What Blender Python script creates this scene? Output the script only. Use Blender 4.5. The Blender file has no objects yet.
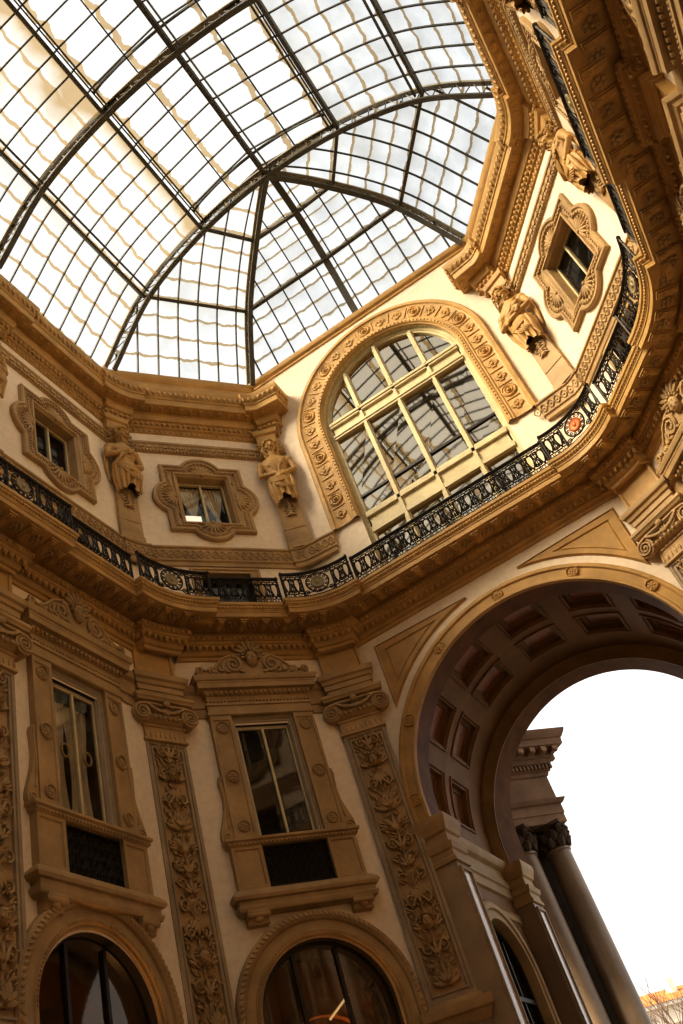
import bpy, bmesh, math, random
from mathutils import Vector, Matrix
from mathutils.geometry import tessellate_polygon
PI = math.pi
rnd = random.Random(7)
SC = bpy.context.scene
COL = SC.collection
# ------------------------------------------------------------------ plan of the place (metres)
A, Y1, B, Y2 = 7.25, 14.90, 4.26, 18.594          # arm half width, start of the end bay, half width of the end wall
YB = -13.0                                        # back of the modelled arm
C1, C2, C3, C4 = Vector((-A, Y1)), Vector((-B, Y2)), Vector((B, Y2)), Vector((A, Y1))
W = {1: (Vector((-A, 0)), Vector((0, 1))), 2: (C1, (C2 - C1).normalized()), 3: (C2, Vector((1, 0))),
     4: (C3, (C4 - C3).normalized()), 5: (C4, Vector((0, -1)))}
LEN2 = (C2 - C1).length
def nrm(d): return Vector((d.y, -d.x))
def wp(k, s, o):
    a, d = W[k]
    return a + d * s + nrm(d) * o
def frame(p, d, z):
    n = nrm(d)
    m = Matrix(((d.x, 0, n.x, p.x), (d.y, 0, n.y, p.y), (0, 1, 0, z), (0, 0, 0, 1)))
    return m
def WM(k, s, z=0.0, o=0.0): return frame(wp(k, s, o), W[k][1], z)      # local X right, Y up, Z towards the viewer
CORN = {1: (C1, 1, 2), 2: (C2, 2, 3), 3: (C3, 3, 4), 4: (C4, 4, 5)}
def FM(i, z=0.0, o=0.0):
    C, a, b = CORN[i]
    n = (nrm(W[a][1]) + nrm(W[b][1])).normalized()
    d = Vector((-n.y, n.x))
    return frame(C + n * o, d, z)

# ------------------------------------------------------------------ materials
def new_mat(name):
    m = bpy.data.materials.new(name); m.use_nodes = True
    nt = m.node_tree; nt.nodes.clear()
    out = nt.nodes.new('ShaderNodeOutputMaterial')
    return m, nt, out
def N(nt, t, **kw):
    n = nt.nodes.new('ShaderNode' + t)
    for k, v in kw.items(): setattr(n, k, v)
    return n
def stone(name, base, rough=.7, scale=1.5, var=.22, bump=.25, spec=.3, tint=None, fine=7.0):
    m, nt, out = new_mat(name); L = nt.links.new
    p = N(nt, 'BsdfPrincipled'); tc = N(nt, 'TexCoord')
    n1 = N(nt, 'TexNoise'); n1.inputs['Scale'].default_value = scale; n1.inputs['Detail'].default_value = 6
    n2 = N(nt, 'TexNoise'); n2.inputs['Scale'].default_value = fine; n2.inputs['Detail'].default_value = 5
    L(tc.outputs['Object'], n1.inputs['Vector']); L(tc.outputs['Object'], n2.inputs['Vector'])
    r = N(nt, 'ValToRGB'); e = r.color_ramp.elements
    e[0].position, e[1].position = .3, .72
    lo = tint or [c * (1 - var) for c in base]
    e[0].color = (*lo, 1); e[1].color = (*[min(1, c * (1 + var * .5)) for c in base], 1)
    L(n1.outputs['Fac'], r.inputs['Fac'])
    mx = N(nt, 'MixRGB', blend_type='MULTIPLY'); mx.inputs['Fac'].default_value = .16
    r2 = N(nt, 'ValToRGB'); r2.color_ramp.elements[0].position = .35; r2.color_ramp.elements[0].color = (.55, .5, .45, 1)
    r2.color_ramp.elements[1].position = .6
    L(n2.outputs['Fac'], r2.inputs['Fac']); L(r.outputs['Color'], mx.inputs['Color1']); L(r2.outputs['Color'], mx.inputs['Color2'])
    L(mx.outputs['Color'], p.inputs['Base Color'])
    b = N(nt, 'Bump'); b.inputs['Strength'].default_value = bump; b.inputs['Distance'].default_value = .02
    L(n2.outputs['Fac'], b.inputs['Height']); L(b.outputs['Normal'], p.inputs['Normal'])
    p.inputs['Roughness'].default_value = rough
    p.inputs['Specular IOR Level'].default_value = spec
    L(p.outputs['BSDF'], out.inputs['Surface'])
    return m
def plain(name, base, rough=.5, metal=0., spec=.4, emit=None, es=0.):
    m, nt, out = new_mat(name)
    p = N(nt, 'BsdfPrincipled')
    p.inputs['Base Color'].default_value = (*base, 1); p.inputs['Roughness'].default_value = rough
    p.inputs['Metallic'].default_value = metal; p.inputs['Specular IOR Level'].default_value = spec
    if emit:
        p.inputs['Emission Color'].default_value = (*emit, 1); p.inputs['Emission Strength'].default_value = es
    nt.links.new(p.outputs['BSDF'], out.inputs['Surface'])
    return m
def window_glass(name, tint=(.9, .85, .75), refl=.35, clear=.45):
    m, nt, out = new_mat(name); L = nt.links.new
    g = N(nt, 'BsdfGlossy'); g.inputs['Roughness'].default_value = .03; g.inputs['Color'].default_value = (*tint, 1)
    t = N(nt, 'BsdfTransparent'); t.inputs['Color'].default_value = (.8, .75, .65, 1)
    d = N(nt, 'BsdfDiffuse'); d.inputs['Color'].default_value = (.02, .016, .01, 1)
    tc = N(nt, 'TexCoord'); no = N(nt, 'TexNoise'); no.inputs['Scale'].default_value = .9
    b = N(nt, 'Bump'); b.inputs['Strength'].default_value = .02; L(tc.outputs['Object'], no.inputs['Vector'])
    L(no.outputs['Fac'], b.inputs['Height']); L(b.outputs['Normal'], g.inputs['Normal'])
    m1 = N(nt, 'MixShader'); m1.inputs['Fac'].default_value = clear; L(d.outputs[0], m1.inputs[1]); L(t.outputs[0], m1.inputs[2])
    m2 = N(nt, 'MixShader'); m2.inputs['Fac'].default_value = refl; L(m1.outputs[0], m2.inputs[1]); L(g.outputs[0], m2.inputs[2])
    L(m2.outputs[0], out.inputs['Surface'])
    return m
def roof_glass(name, beige, grime=.3):
    """panes: u counts glazing bars, v counts pane rows; the lower edge of each pane is bowed and dirty"""
    m, nt, out = new_mat(name); L = nt.links.new
    uv = N(nt, 'UVMap'); sx = N(nt, 'SeparateXYZ'); L(uv.outputs['UV'], sx.inputs[0])
    def M(op, a, b=None, c=None):
        n = N(nt, 'Math', operation=op)
        for i, x in enumerate((a, b, c)):
            if x is None: continue
            if isinstance(x, (int, float)): n.inputs[i].default_value = x
            else: L(x, n.inputs[i])
        return n.outputs[0]
    u, v = sx.outputs['X'], sx.outputs['Y']
    fu = M('FRACT', u); bow = M('MULTIPLY', M('MULTIPLY', fu, M('SUBTRACT', 1., fu)), .30)
    tc = N(nt, 'TexCoord'); nz = N(nt, 'TexNoise'); nz.inputs['Scale'].default_value = 3.4; L(tc.outputs['Object'], nz.inputs['Vector'])
    vv = M('ADD', M('SUBTRACT', v, bow), M('MULTIPLY', nz.outputs['Fac'], .24))
    fv = M('FRACT', vv)
    line = M('MULTIPLY', M('LESS_THAN', fv, .13), M('ADD', .55, M('MULTIPLY', nz.outputs['Fac'], .6)))
    soft = M('MULTIPLY', M('POWER', M('SUBTRACT', 1., fv), 5.), .34)
    cell = N(nt, 'CombineXYZ'); L(M('FLOOR', u), cell.inputs[0]); L(M('FLOOR', vv), cell.inputs[1])
    wn = N(nt, 'TexWhiteNoise', noise_dimensions='3D'); L(cell.outputs[0], wn.inputs['Vector'])
    n2 = N(nt, 'TexNoise'); n2.inputs['Scale'].default_value = .45; n2.inputs['Detail'].default_value = 3; L(tc.outputs['Object'], n2.inputs['Vector'])
    patch = M('MULTIPLY', M('MAXIMUM', M('SUBTRACT', M('ADD', n2.outputs['Fac'], M('MULTIPLY', wn.outputs['Value'], .18)), .58), 0.), 2.2 * beige)
    top = M('MULTIPLY', M('MAXIMUM', M('SUBTRACT', 1.05, vv), 0.), beige * .8)
    dirt = M('MINIMUM', M('ADD', M('ADD', line, soft), M('ADD', patch, top)), .92)
    mixc = N(nt, 'MixRGB'); mixc.inputs['Color1'].default_value = (.96, .965, .96, 1); mixc.inputs['Color2'].default_value = (.40, .29, .15, 1)
    L(dirt, mixc.inputs['Fac'])
    n3 = N(nt, 'TexNoise'); n3.inputs['Scale'].default_value = 1.1; n3.inputs['Detail'].default_value = 5; L(tc.outputs['Object'], n3.inputs['Vector'])
    gr = N(nt, 'MixRGB', blend_type='MULTIPLY'); gr.inputs['Fac'].default_value = 1.
    tone = M('MINIMUM', M('SUBTRACT', 1.16, M('ADD', M('MULTIPLY', n3.outputs['Fac'], grime), M('MULTIPLY', wn.outputs['Value'], .06))), 1.)
    cc = N(nt, 'CombineXYZ'); L(tone, cc.inputs[0]); L(tone, cc.inputs[1]); L(M('MULTIPLY', tone, .985), cc.inputs[2])
    L(mixc.outputs[0], gr.inputs['Color1']); L(cc.outputs[0], gr.inputs['Color2']); mixc = gr
    t = N(nt, 'BsdfTransparent'); L(mixc.outputs[0], t.inputs['Color'])
    tr = N(nt, 'BsdfTranslucent'); L(mixc.outputs[0], tr.inputs['Color'])
    mx = N(nt, 'MixShader'); L(M('ADD', .03, M('MULTIPLY', dirt, .22)), mx.inputs['Fac']); L(t.outputs[0], mx.inputs[1]); L(tr.outputs[0], mx.inputs[2])
    L(mx.outputs[0], out.inputs['Surface'])
    return m
M_ = {}
M_['plaster'] = stone('cream_plaster', (.90, .79, .63), .85, .6, .08, .05, .15)
M_['stone'] = stone('ochre_stone', (.50, .345, .165), .6, 1.3, .25, .3, .35)
M_['gold'] = stone('golden_stone', (.56, .355, .125), .55, 1.6, .22, .25, .4)
M_['grey'] = stone('grey_stone', (.44, .34, .22), .6, 1.0, .25, .2, .3)
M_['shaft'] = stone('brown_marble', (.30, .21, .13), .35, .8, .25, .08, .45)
M_['marble'] = stone('polished_marble', (.20, .085, .022), .55, 2.2, .3, .02, .12, tint=(.12, .05, .014))
M_['panel'] = stone('pale_marble_panel', (.62, .50, .44), .14, 2.2, .2, .02, .6)
M_['redpan'] = stone('red_marble_panel', (.38, .15, .075), .35, 3., .35, .08, .4)
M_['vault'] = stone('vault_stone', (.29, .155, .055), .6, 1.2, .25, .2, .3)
M_['iron'] = plain('wrought_iron', (.035, .028, .02), .45, .6)
M_['bronze'] = plain('bronze_medallion', (.30, .24, .13), .5, .3)
M_['copper'] = plain('copper_medallion', (.50, .14, .04), .5, .3)
M_['truss'] = stone('painted_iron', (.10, .09, .065), .6, 2., .3, .1, .3)
M_['lattice'] = stone('lit_iron_tone', (.24, .21, .15), .6, 2., .3, .1, .3)  # lighter copy of the roof iron, with the light on it put into the colour
M_['bar'] = plain('dark_glazing_iron', (.045, .04, .03), .6)
M_['sash'] = stone('pale_painted_sash', (.66, .58, .36), .5, 2., .12, .05, .3)
M_['greysash'] = stone('grey_painted_frame', (.46, .38, .27), .5, 2., .12, .05, .3)
M_['wood'] = plain('dark_wood_frame', (.03, .02, .012), .4)
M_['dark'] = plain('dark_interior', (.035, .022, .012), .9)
M_['shop'] = stone('shop_wood', (.24, .095, .03), .5, 1.1, .4, .1, .3)
M_['curtain'] = stone('white_curtain', (.93, .88, .76), .9, 5., .1, .1, .1)
M_['white'] = plain('pane_light_patch', (.9, .9, .88), .6, emit=(1, .97, .9), es=.9)  # self-glowing white that paints a patch of light in a window
M_['glass'] = window_glass('window_glass')
M_['bigglass'] = window_glass('arch_window_glass', (.86, .75, .58), .56, .4)
M_['clearglass'] = window_glass('clear_glass', (.9, .85, .75), .10, .92)
M_['darkglass'] = window_glass('dark_glass', (.7, .6, .5), .09, .55)
M_['roofwarm'] = roof_glass('roof_glass_stained', 1.5, .26)
M_['roofclear'] = roof_glass('roof_glass_clean', .12)
M_['roofmid'] = roof_glass('roof_glass_dusty', .3, .48)
M_['roofgrey'] = roof_glass('roof_glass_grey', .25, .62)
M_['floor'] = stone('floor_marble', (.20, .16, .11), .35, .5, .3, .03, .4)
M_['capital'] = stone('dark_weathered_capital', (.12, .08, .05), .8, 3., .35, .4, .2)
M_['outer'] = stone('weathered_outer_stone', (.33, .21, .13), .8, 1.5, .3, .2, .2)
M_['pale'] = stone('pale_facade', (.80, .72, .60), .8, .6, .1, .1, .2)
M_['tile'] = stone('orange_roof_tile', (.62, .24, .08), .8, 2., .3, .3, .1)
M_['bark'] = plain('bare_branch', (.16, .10, .07), .9)
M_['leather'] = plain('brass_ring', (.35, .25, .09), .4, .6)
M_['tube'] = plain('tube_lamp', (.9, .85, .7), .5, emit=(1, .75, .4), es=.9)

# ------------------------------------------------------------------ mesh builder
_sph = {}
def sph(seg, rings):
    k = (seg, rings)
    if k not in _sph:
        v = [(0, 0, 1)]
        for i in range(1, rings):
            t = PI * i / rings
            for j in range(seg):
                a = 2 * PI * j / seg
                v.append((math.sin(t) * math.cos(a), math.sin(t) * math.sin(a), math.cos(t)))
        v.append((0, 0, -1)); f = []
        for j in range(seg): f.append((0, 1 + j, 1 + (j + 1) % seg))
        for i in range(rings - 2):
            for j in range(seg):
                a = 1 + i * seg + j; b = 1 + i * seg + (j + 1) % seg
                f.append((a, a + seg, b + seg, b))
        l = len(v) - 1; q = 1 + (rings - 2) * seg
        for j in range(seg): f.append((q + j, l, q + (j + 1) % seg))
        _sph[k] = (v, f)
    return _sph[k]
class MB:
    def __init__(s): s.v = []; s.f = []; s.uv = {}
    def add(s, vs, fs, M=None):
        b = len(s.v)
        if M is not None: vs = [tuple(M @ Vector(p)) for p in vs]
        s.v.extend(tuple(p) for p in vs); s.f.extend(tuple(i + b for i in f) for f in fs)
    def merge(s, o, M=None): s.add(o.v, o.f, M)
    def box(s, c, size, M=None):
        x, y, z = c; a, b, d = size[0] / 2, size[1] / 2, size[2] / 2
        vs = [(x + i * a, y + j * b, z + k * d) for i in (-1, 1) for j in (-1, 1) for k in (-1, 1)]
        s.add(vs, [(0, 1, 3, 2), (4, 6, 7, 5), (0, 4, 5, 1), (2, 3, 7, 6), (0, 2, 6, 4), (1, 5, 7, 3)], M)
    def bx(s, x0, x1, y0, y1, z0, z1, M=None): s.box(((x0 + x1) / 2, (y0 + y1) / 2, (z0 + z1) / 2), (x1 - x0, y1 - y0, z1 - z0), M)
    def ell(s, c, r, rot=0.0, seg=8, rings=6, M=None):
        v, f = sph(seg, rings); ca, sa = math.cos(rot), math.sin(rot); o = []
        for x, y, z in v:
            x, y, z = x * r[0], y * r[1], z * r[2]
            o.append((c[0] + x * ca - y * sa, c[1] + x * sa + y * ca, c[2] + z))
        s.add(o, f, M)
    def loft(s, rings, closed=True, cap0=False, cap1=False, M=None):
        n = len(rings[0]); vs = [p for r in rings for p in r]; fs = []
        for i in range(len(rings) - 1):
            for j in range(n if closed else n - 1):
                k = (j + 1) % n
                fs.append((i * n + j, i * n + k, (i + 1) * n + k, (i + 1) * n + j))
        if cap0: fs.append(tuple(range(n)))
        if cap1: fs.append(tuple((len(rings) - 1) * n + i for i in range(n)))
        s.add(vs, fs, M)
    def tube(s, pts, r, n=6, M=None, closed=False, flat=1.0):
        pts = [Vector(p) for p in pts]; m = len(pts); rings = []
        up = None
        for i, p in enumerate(pts):
            t = (pts[(i + 1) % m] - pts[i - 1]) if closed else pts[min(i + 1, m - 1)] - pts[max(i - 1, 0)]
            if t.length < 1e-9: t = Vector((0, 0, 1))
            t.normalize()
            if up is None or abs(up.dot(t)) > .98:
                up = Vector((0, 0, 1)) if abs(t.z) < .9 else Vector((1, 0, 0))
            x = t.cross(up).normalized(); y = x.cross(t).normalized(); up = y
            rr = r[i] if isinstance(r, (list, tuple)) else r
            rings.append([tuple(p + x * (rr * math.cos(2 * PI * k / n)) + y * (rr * flat * math.sin(2 * PI * k / n))) for k in range(n)])
        if closed: rings.append(rings[0]); s.loft(rings, True, False, False, M)
        else: s.loft(rings, True, True, True, M)
    def lathe(s, prof, n=16, M=None, c=(0, 0, 0)):       # profile (r, y), axis local Y
        s.loft([[(c[0] + r * math.cos(2 * PI * k / n), c[1] + y, c[2] + r * math.sin(2 * PI * k / n)) for k in range(n)] for r, y in prof], True, True, True, M)
    def disc(s, c, prof, n=16, M=None):                  # profile (r, z) turned about local Z
        s.loft([[(c[0] + r * math.cos(2 * PI * k / n), c[1] + r * math.sin(2 * PI * k / n), c[2] + z) for k in range(n)] for r, z in prof], True, True, True, M)
    def poly(s, outer, holes, z, M=None):
        lists = [[Vector((p[0], p[1], 0)) for p in q] for q in [outer] + holes]
        vs = [(p.x, p.y, z) for q in lists for p in q]
        s.add(vs, [tuple(t) for t in tessellate_polygon(lists)], M)
    def prism(s, outer, z0, z1, M=None):
        s.poly(outer, [], z1, M); s.poly(outer, [], z0, M)
        s.loft([[(x, y, z0) for x, y in outer], [(x, y, z1) for x, y in outer]], True, False, False, M)
    def build(s, name, mat, parent=None, M=None, smooth=40, recalc=True, bevel=0):
        me = bpy.data.meshes.new(name); me.from_pydata(s.v, [], s.f)
        if recalc:
            bm = bmesh.new(); bm.from_mesh(me); bmesh.ops.recalc_face_normals(bm, faces=bm.faces); bm.to_mesh(me); bm.free()
        if smooth:
            me.polygons.foreach_set('use_smooth', [True] * len(me.polygons)); me.set_sharp_from_angle(angle=math.radians(smooth))
        me.materials.append(M_[mat] if isinstance(mat, str) else mat); me.update()
        o = bpy.data.objects.new(name, me); COL.objects.link(o)
        if parent is not None: o.parent = parent
        if M is not None: o.matrix_basis = M
        return o
def tag(o, label=None, cat=None, group=None, kind=None):
    for k, v in (('label', label), ('category', cat), ('group', group), ('kind', kind)):
        if v: o[k] = v
    return o
def empty(name, M, label=None, cat=None, group=None, kind=None):
    o = bpy.data.objects.new(name, None); COL.objects.link(o); o.empty_display_size = .2
    o.matrix_basis = M
    return tag(o, label, cat, group, kind)
def copy_tree(src, M=None, label=None, group=None, parent=None):
    c = src.copy(); COL.objects.link(c)
    if parent is not None: c.parent = parent
    if M is not None: c.matrix_basis = M
    if label: c['label'] = label
    if group: c['group'] = group
    for ch in [o for o in bpy.data.objects if o.parent == src]: copy_tree(ch, parent=c)
    return c
def spiral(cx, cy, z, r0, r1, turns, a0, sgn=1, n=22):
    return [(cx + (r0 + (r1 - r0) * i / n) * math.cos(a0 + sgn * turns * 2 * PI * i / n),
             cy + (r0 + (r1 - r0) * i / n) * math.sin(a0 + sgn * turns * 2 * PI * i / n), z) for i in range(n + 1)]
def rect_loft(mb, levels, zb, x0=0., M=None):            # levels (y, half width, front z): a stack of mitred mouldings against the wall
    mb.loft([[(x0 - w, y, zb), (x0 - w, y, z), (x0 + w, y, z), (x0 + w, y, zb)] for y, w, z in levels], True, True, True, M)
def rosette(mb, c, r, M=None, n=6):
    mb.disc(c, [(r, 0), (r, .035 * r / .15), (r * .88, .05 * r / .15), (r * .76, .015 * r / .15), (r * .1, .015 * r / .15)], 18, M)
    for k in range(n):
        a = 2 * PI * k / n
        mb.ell((c[0] + r * .42 * math.cos(a), c[1] + r * .42 * math.sin(a), c[2] + r * .12), (r * .3, r * .2, r * .13), a, 6, 4, M)
    mb.ell((c[0], c[1], c[2] + r * .18), (r * .2, r * .2, r * .14), 0, 6, 4, M)
def arch_pts(xc, zc, R, yb, n=40):
    return [(xc + R, yb)] + [(xc + R * math.cos(PI * i / n), zc + R * math.sin(PI * i / n)) for i in range(n + 1)] + [(xc - R, yb)]
def arch_sweep(mb, xc, zc, prof, yb, n=48, M=None):
    mb.loft([[(x, y, h) for x, y in arch_pts(xc, zc, R, yb, n)] for R, h in prof], False, False, False, M)

# ------------------------------------------------------------------ running mouldings that follow the walls round the corners
def corner_pts(i, o, h, delta, uT, n=7):
    C, a, b = CORN[i]
    da, db = W[a][1], W[b][1]; na, nb = nrm(da), nrm(db)
    phi = math.acos(max(-1, min(1, da.dot(db)))) / 2
    qo = uT / math.tan(phi); R = qo - (o + delta)
    al0 = math.asin(min(.999, max(0., (uT - h) / R)))
    al0 = min(al0, phi * .9)
    al = [al0 + (phi - al0) * j / n for j in range(n + 1)]
    uw = [(uT - R * math.sin(x), qo - R * math.cos(x)) for x in al]
    hh = max(h, uw[0][0])
    uw = [(hh, o), (hh, uw[0][1])] + uw
    left = [C - da * u + na * w for u, w in uw]
    right = [C + db * u + nb * w for u, w in uw][::-1]
    return left + right[1:]
def run_path(o, olip, delta, hs, uT, ys=YB, piers=(4.96, 9.93), ph=1.37, walls=(1, 5), endw3=None, amin=.3):
    """points of the moulding's edge at distance o from the walls, from the left wall round to the right wall"""
    P = []
    if 1 in walls:
        P.append(wp(1, ys, o))
        for y in piers:
            h = max(amin, ph - (olip - o))
            P += [wp(1, y - h, o), wp(1, y - h, o + delta), wp(1, y + h, o + delta), wp(1, y + h, o)]
    for i in (1, 2, 3, 4):
        if endw3 and i in (2, 3): 
            q = corner_pts(i, o, max(amin, hs[i] - (olip - o)), delta, uT[i])
            e = endw3 - (olip - o)
            if i == 2:
                k = len(q) // 2 + 1
                q = q[:k] + [wp(3, e, o + delta), wp(3, e, -.04)]
            else:
                k = len(q) // 2
                q = [wp(3, 2 * B - e, -.04), wp(3, 2 * B - e, o + delta)] + q[k:]
            P += q if i == 2 else ['cut'] + q
        else: P += corner_pts(i, o, max(amin, hs[i] - (olip - o)), delta, uT[i])
    if 5 in walls:
        for y in piers[::-1]:
            h = max(amin, ph - (olip - o)); s = Y1 - y
            P += [wp(5, s - h, o), wp(5, s - h, o + delta), wp(5, s + h, o + delta), wp(5, s + h, o)]
        P.append(wp(5, Y1 - ys, o))
    if endw3:
        k = P.index('cut'); return P[:k], P[k + 1:]
    return P
def sweep(mb, prof, pathf, part=None):
    rings = []
    for o, z in prof:
        p = pathf(o)
        if part is not None: p = p[part]
        rings.append([(q.x, q.y, z) for q in p])
    mb.loft(rings, False)
def along(path, step, start=.5, skip_short=.0):
    """evenly spaced places (point, direction) on the longer pieces of a path"""
    out = []; acc = step * start
    for p, q in zip(path[:-1], path[1:]):
        d = q - p; L = d.length
        if L < 1e-6: continue
        t = acc
        while t < L:
            out.append((p + d * (t / L), d / L)); t += step
        acc = t - L
    return out
def straight_run(k, s0, s1, prof, mb):
    mb.loft([[(*wp(k, s0, o), z), (*wp(k, s1, o), z)] for o, z in prof], False)
    for s in (s0, s1): mb.add([(*wp(k, s, o), z) for o, z in prof], [tuple(range(len(prof)))])

# ================================================================== THE SHELL
SB = {1: 12.33, 2: 2.33, 4: LEN2 - 2.33, 5: Y1 - 12.33}          # centres of the window bays
BAYS = [(1, 12.33), (1, 7.45), (2, 2.33), (4, LEN2 - 2.33), (5, Y1 - 12.33), (5, Y1 - 7.45)]
ZA, RIN, ROUT = 6.23, 1.35, 1.86                                 # shop arches
XC = B + .07                                                     # centre line of the great arch on the end wall
def rect(x0, x1, y0, y1): return [(x0, y0), (x1, y0), (x1, y1), (x0, y1)]
def arch_outline(xc, zc, R, yb, n=28): return arch_pts(xc, zc, R, yb, n)
LOW = {1: -.20, 2: -.03, 4: .03, 5: .20}                         # the lower windows and arches stand a little off the upper ones
ARC = {1: -.30, 2: -.06, 4: .06, 5: .30}
def bay_holes(s, k):
    return [rect(s - .74, s + .74, 18.80, 20.64), rect(s - .68, s + .68, 15.2, 17.0), rect(s + LOW[k] - .70, s + LOW[k] + .70, 9.66 if k in (2, 4) else 9.42, 12.42 if k in (2, 4) else 12.34),
            arch_outline(s + ARC[k], ZA, RIN, .02)]
def wall(name, k, s0, s1, holes, deep=1.1, z1=25.1):
    mb = MB(); mb.poly(rect(s0, s1, 0, z1), holes, 0.)
    w = tag(mb.build(name, 'plaster', M=WM(k, 0), smooth=0, recalc=False), kind='structure')
    if holes:
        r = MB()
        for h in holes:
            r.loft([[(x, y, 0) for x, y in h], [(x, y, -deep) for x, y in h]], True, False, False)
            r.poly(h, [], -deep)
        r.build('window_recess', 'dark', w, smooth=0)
    return w
def holes_for(k): return [h for kk, s in BAYS if kk == k for h in bay_holes(s, kk)]
wall('wall_left', 1, YB, Y1, holes_for(1))
wall('wall_left_diagonal', 2, 0, LEN2, holes_for(2))
wall('wall_right_diagonal', 4, 0, LEN2, holes_for(4))
wall('wall_right', 5, 0, Y1 - YB, holes_for(5))
arch_hole = [(XC + 3.25, 0.02), (XC + 3.25, 9.4)] + arch_pts(XC, 9.80, 3.43, 9.4, 48) + [(XC - 3.25, 9.4), (XC - 3.25, .02)]
WX, WZ, WR = B + .02, 21.45, 2.34                                # the arched window above it
mb = MB(); mb.poly(rect(0, 2 * B, 0, 25.1), [arch_hole, arch_outline(WX, WZ, WR, 15.2, 40)], 0.)
w3 = tag(mb.build('wall_end', 'plaster', M=WM(3, 0), smooth=0, recalc=False), kind='structure')
r = MB(); h = arch_outline(WX, WZ, WR, 15.2, 40)
r.loft([[(x, y, 0) for x, y in h], [(x, y, -.34) for x, y in h]], True)
r.build('window_reveal', 'sash', w3, smooth=30)
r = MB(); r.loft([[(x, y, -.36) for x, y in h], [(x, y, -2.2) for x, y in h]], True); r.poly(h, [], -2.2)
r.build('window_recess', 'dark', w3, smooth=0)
mb = MB(); mb.poly(rect(-A, A, 0, 30), [], 0); tag(mb.build('wall_back', 'vault', M=Matrix(((-1, 0, 0, 0), (0, 0, 1, YB), (0, 1, 0, 0), (0, 0, 0, 1))), smooth=0), kind='structure')
mb = MB(); mb.bx(-60, 60, YB - 1, 160, -.3, 0)
mb2 = MB(); mb2.v = [(x, y, z) for x, y, z in mb.v]; mb2.f = mb.f
tag(mb2.build('floor', 'floor', smooth=0), kind='structure')

# ------------------------------------------------------------------ upper cornice, left and right
HC = {1: 1.02, 2: .80, 3: .80, 4: 1.02}; UC = {1: .95, 2: .80, 3: .80, 4: .95}
CPROF = [(-.02, 22.42), (.05, 22.46), (.05, 22.60), (.12, 22.64), (.12, 22.86), (.19, 22.89), (.22, 22.98), (.24, 23.02), (.24, 23.16), (.53, 23.18),
         (.555, 23.20), (.555, 23.42), (.585, 23.44), (.585, 23.5), (.61, 23.53), (.66, 23.68), (.68, 23.74), (.68, 23.86), (.45, 23.9), (-.02, 23.95)]
def cpath(o): return run_path(o, .66, .1, HC, UC, endw3=1.16)
def cornice_ornament(path_of, part, items, kind):
    mb = MB()
    for o, z, step, fn in items:
        for p, d in along(path_of(o)[part] if part is not None else path_of(o), step):
            if p.y < 3.5: continue
            fn(mb, frame(p, d, z))
    return mb
def orn_dentil(mb, M): mb.ell((0, 0, .02), (.062, .075, .06), 0, 8, 6, M)
def orn_bead(mb, M): mb.ell((0, 0, .01), (.05, .055, .045), 0, 6, 4, M)
def orn_rope(mb, M): mb.ell((0, 0, -.005), (.042, .038, .03), .6, 5, 4, M)
def orn_egg(mb, M):
    mb.ell((0, 0, .0), (.045, .085, .05), 0, 6, 4, M); mb.box((.075, 0, 0), (.02, .13, .03), M)
def orn_leaf(mb, M):
    mb.ell((0, -.01, .015), (.045, .10, .04), 0, 6, 4, M); mb.ell((.045, .03, .01), (.03, .07, .03), -.5, 5, 4, M); mb.ell((-.045, .03, .01), (.03, .07, .03), .5, 5, 4, M)
def orn_modillion(mb, M):     # shallow leaf panel under a soffit
    mb.box((0, .015, .0), (.15, .03, .18), M); mb.ell((0, 0, .04), (.05, .02, .05), 0, 6, 4, M); mb.ell((0, 0, -.04), (.05, .02, .05), 0, 6, 4, M)
def orn_guilloche(mb, M):
    for a in (0, PI):
        mb.tube([(-.19 + .38 * i / 8, .13 * math.sin(2 * PI * i / 8 + a), .0) for i in range(9)], .022, 4, M)
    mb.ell((0, 0, 0), (.05, .05, .03), 0, 6, 4, M); mb.ell((.19, 0, 0), (.03, .03, .03), 0, 6, 4, M); mb.ell((-.095, 0, 0), (.03, .03, .02), 0, 5, 4, M); mb.ell((.095, 0, 0), (.03, .03, .02), 0, 5, 4, M)
def orn_dash(mb, M): mb.box((0, 0, .0), (.13, .12, .05), M); mb.ell((.11, 0, .0), (.035, .06, .03), 0, 5, 4, M)
for part, nm, i in ((0, 'left', 1), (1, 'right', 2)):
    mb = MB(); sweep(mb, CPROF, cpath, part)
    c = tag(mb.build('trim_%d' % i, 'gold', smooth=25), 'carved golden cornice under the glass roof on the %s walls' % nm, 'cornice', kind='structure')
    cornice_ornament(cpath, part, [(.13, 22.75, .16, orn_dentil), (.05, 22.53, .16, orn_egg), (.39, 23.15, .30, orn_modillion), (.63, 23.62, .17, orn_leaf)], 0).build('cornice_ornament', 'gold', c)

# ------------------------------------------------------------------ balcony ledge with its bed mouldings
HL = {1: 1.44, 2: 1.48, 3: 1.48, 4: 1.44}; UL = {1: 1.35, 2: 1.36, 3: 1.36, 4: 1.35}
LPROF = [(-.02, 14.18), (.04, 14.2), (.05, 14.28), (.10, 14.30), (.13, 14.36), (.13, 14.42), (.19, 14.5), (.25, 14.54), (.25, 14.60), (.30, 14.62), (.31, 14.74), (.26, 14.76), (.26, 14.83), (.80, 14.84),
         (.865, 14.87), (.868, 14.99), (.885, 15.0), (.885, 15.03), (.90, 15.05), (.925, 15.14), (.955, 15.17), (.955, 15.25), (-.02, 15.27)]
def lpath(o): return run_path(o, .865, .18, HL, UL)
mb = MB(); sweep(mb, LPROF, lpath)
ledge = tag(mb.build('trim_3', 'gold', smooth=25), 'moulded stone balcony ledge running round the hall below the iron railing', 'ledge', kind='structure')
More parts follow.
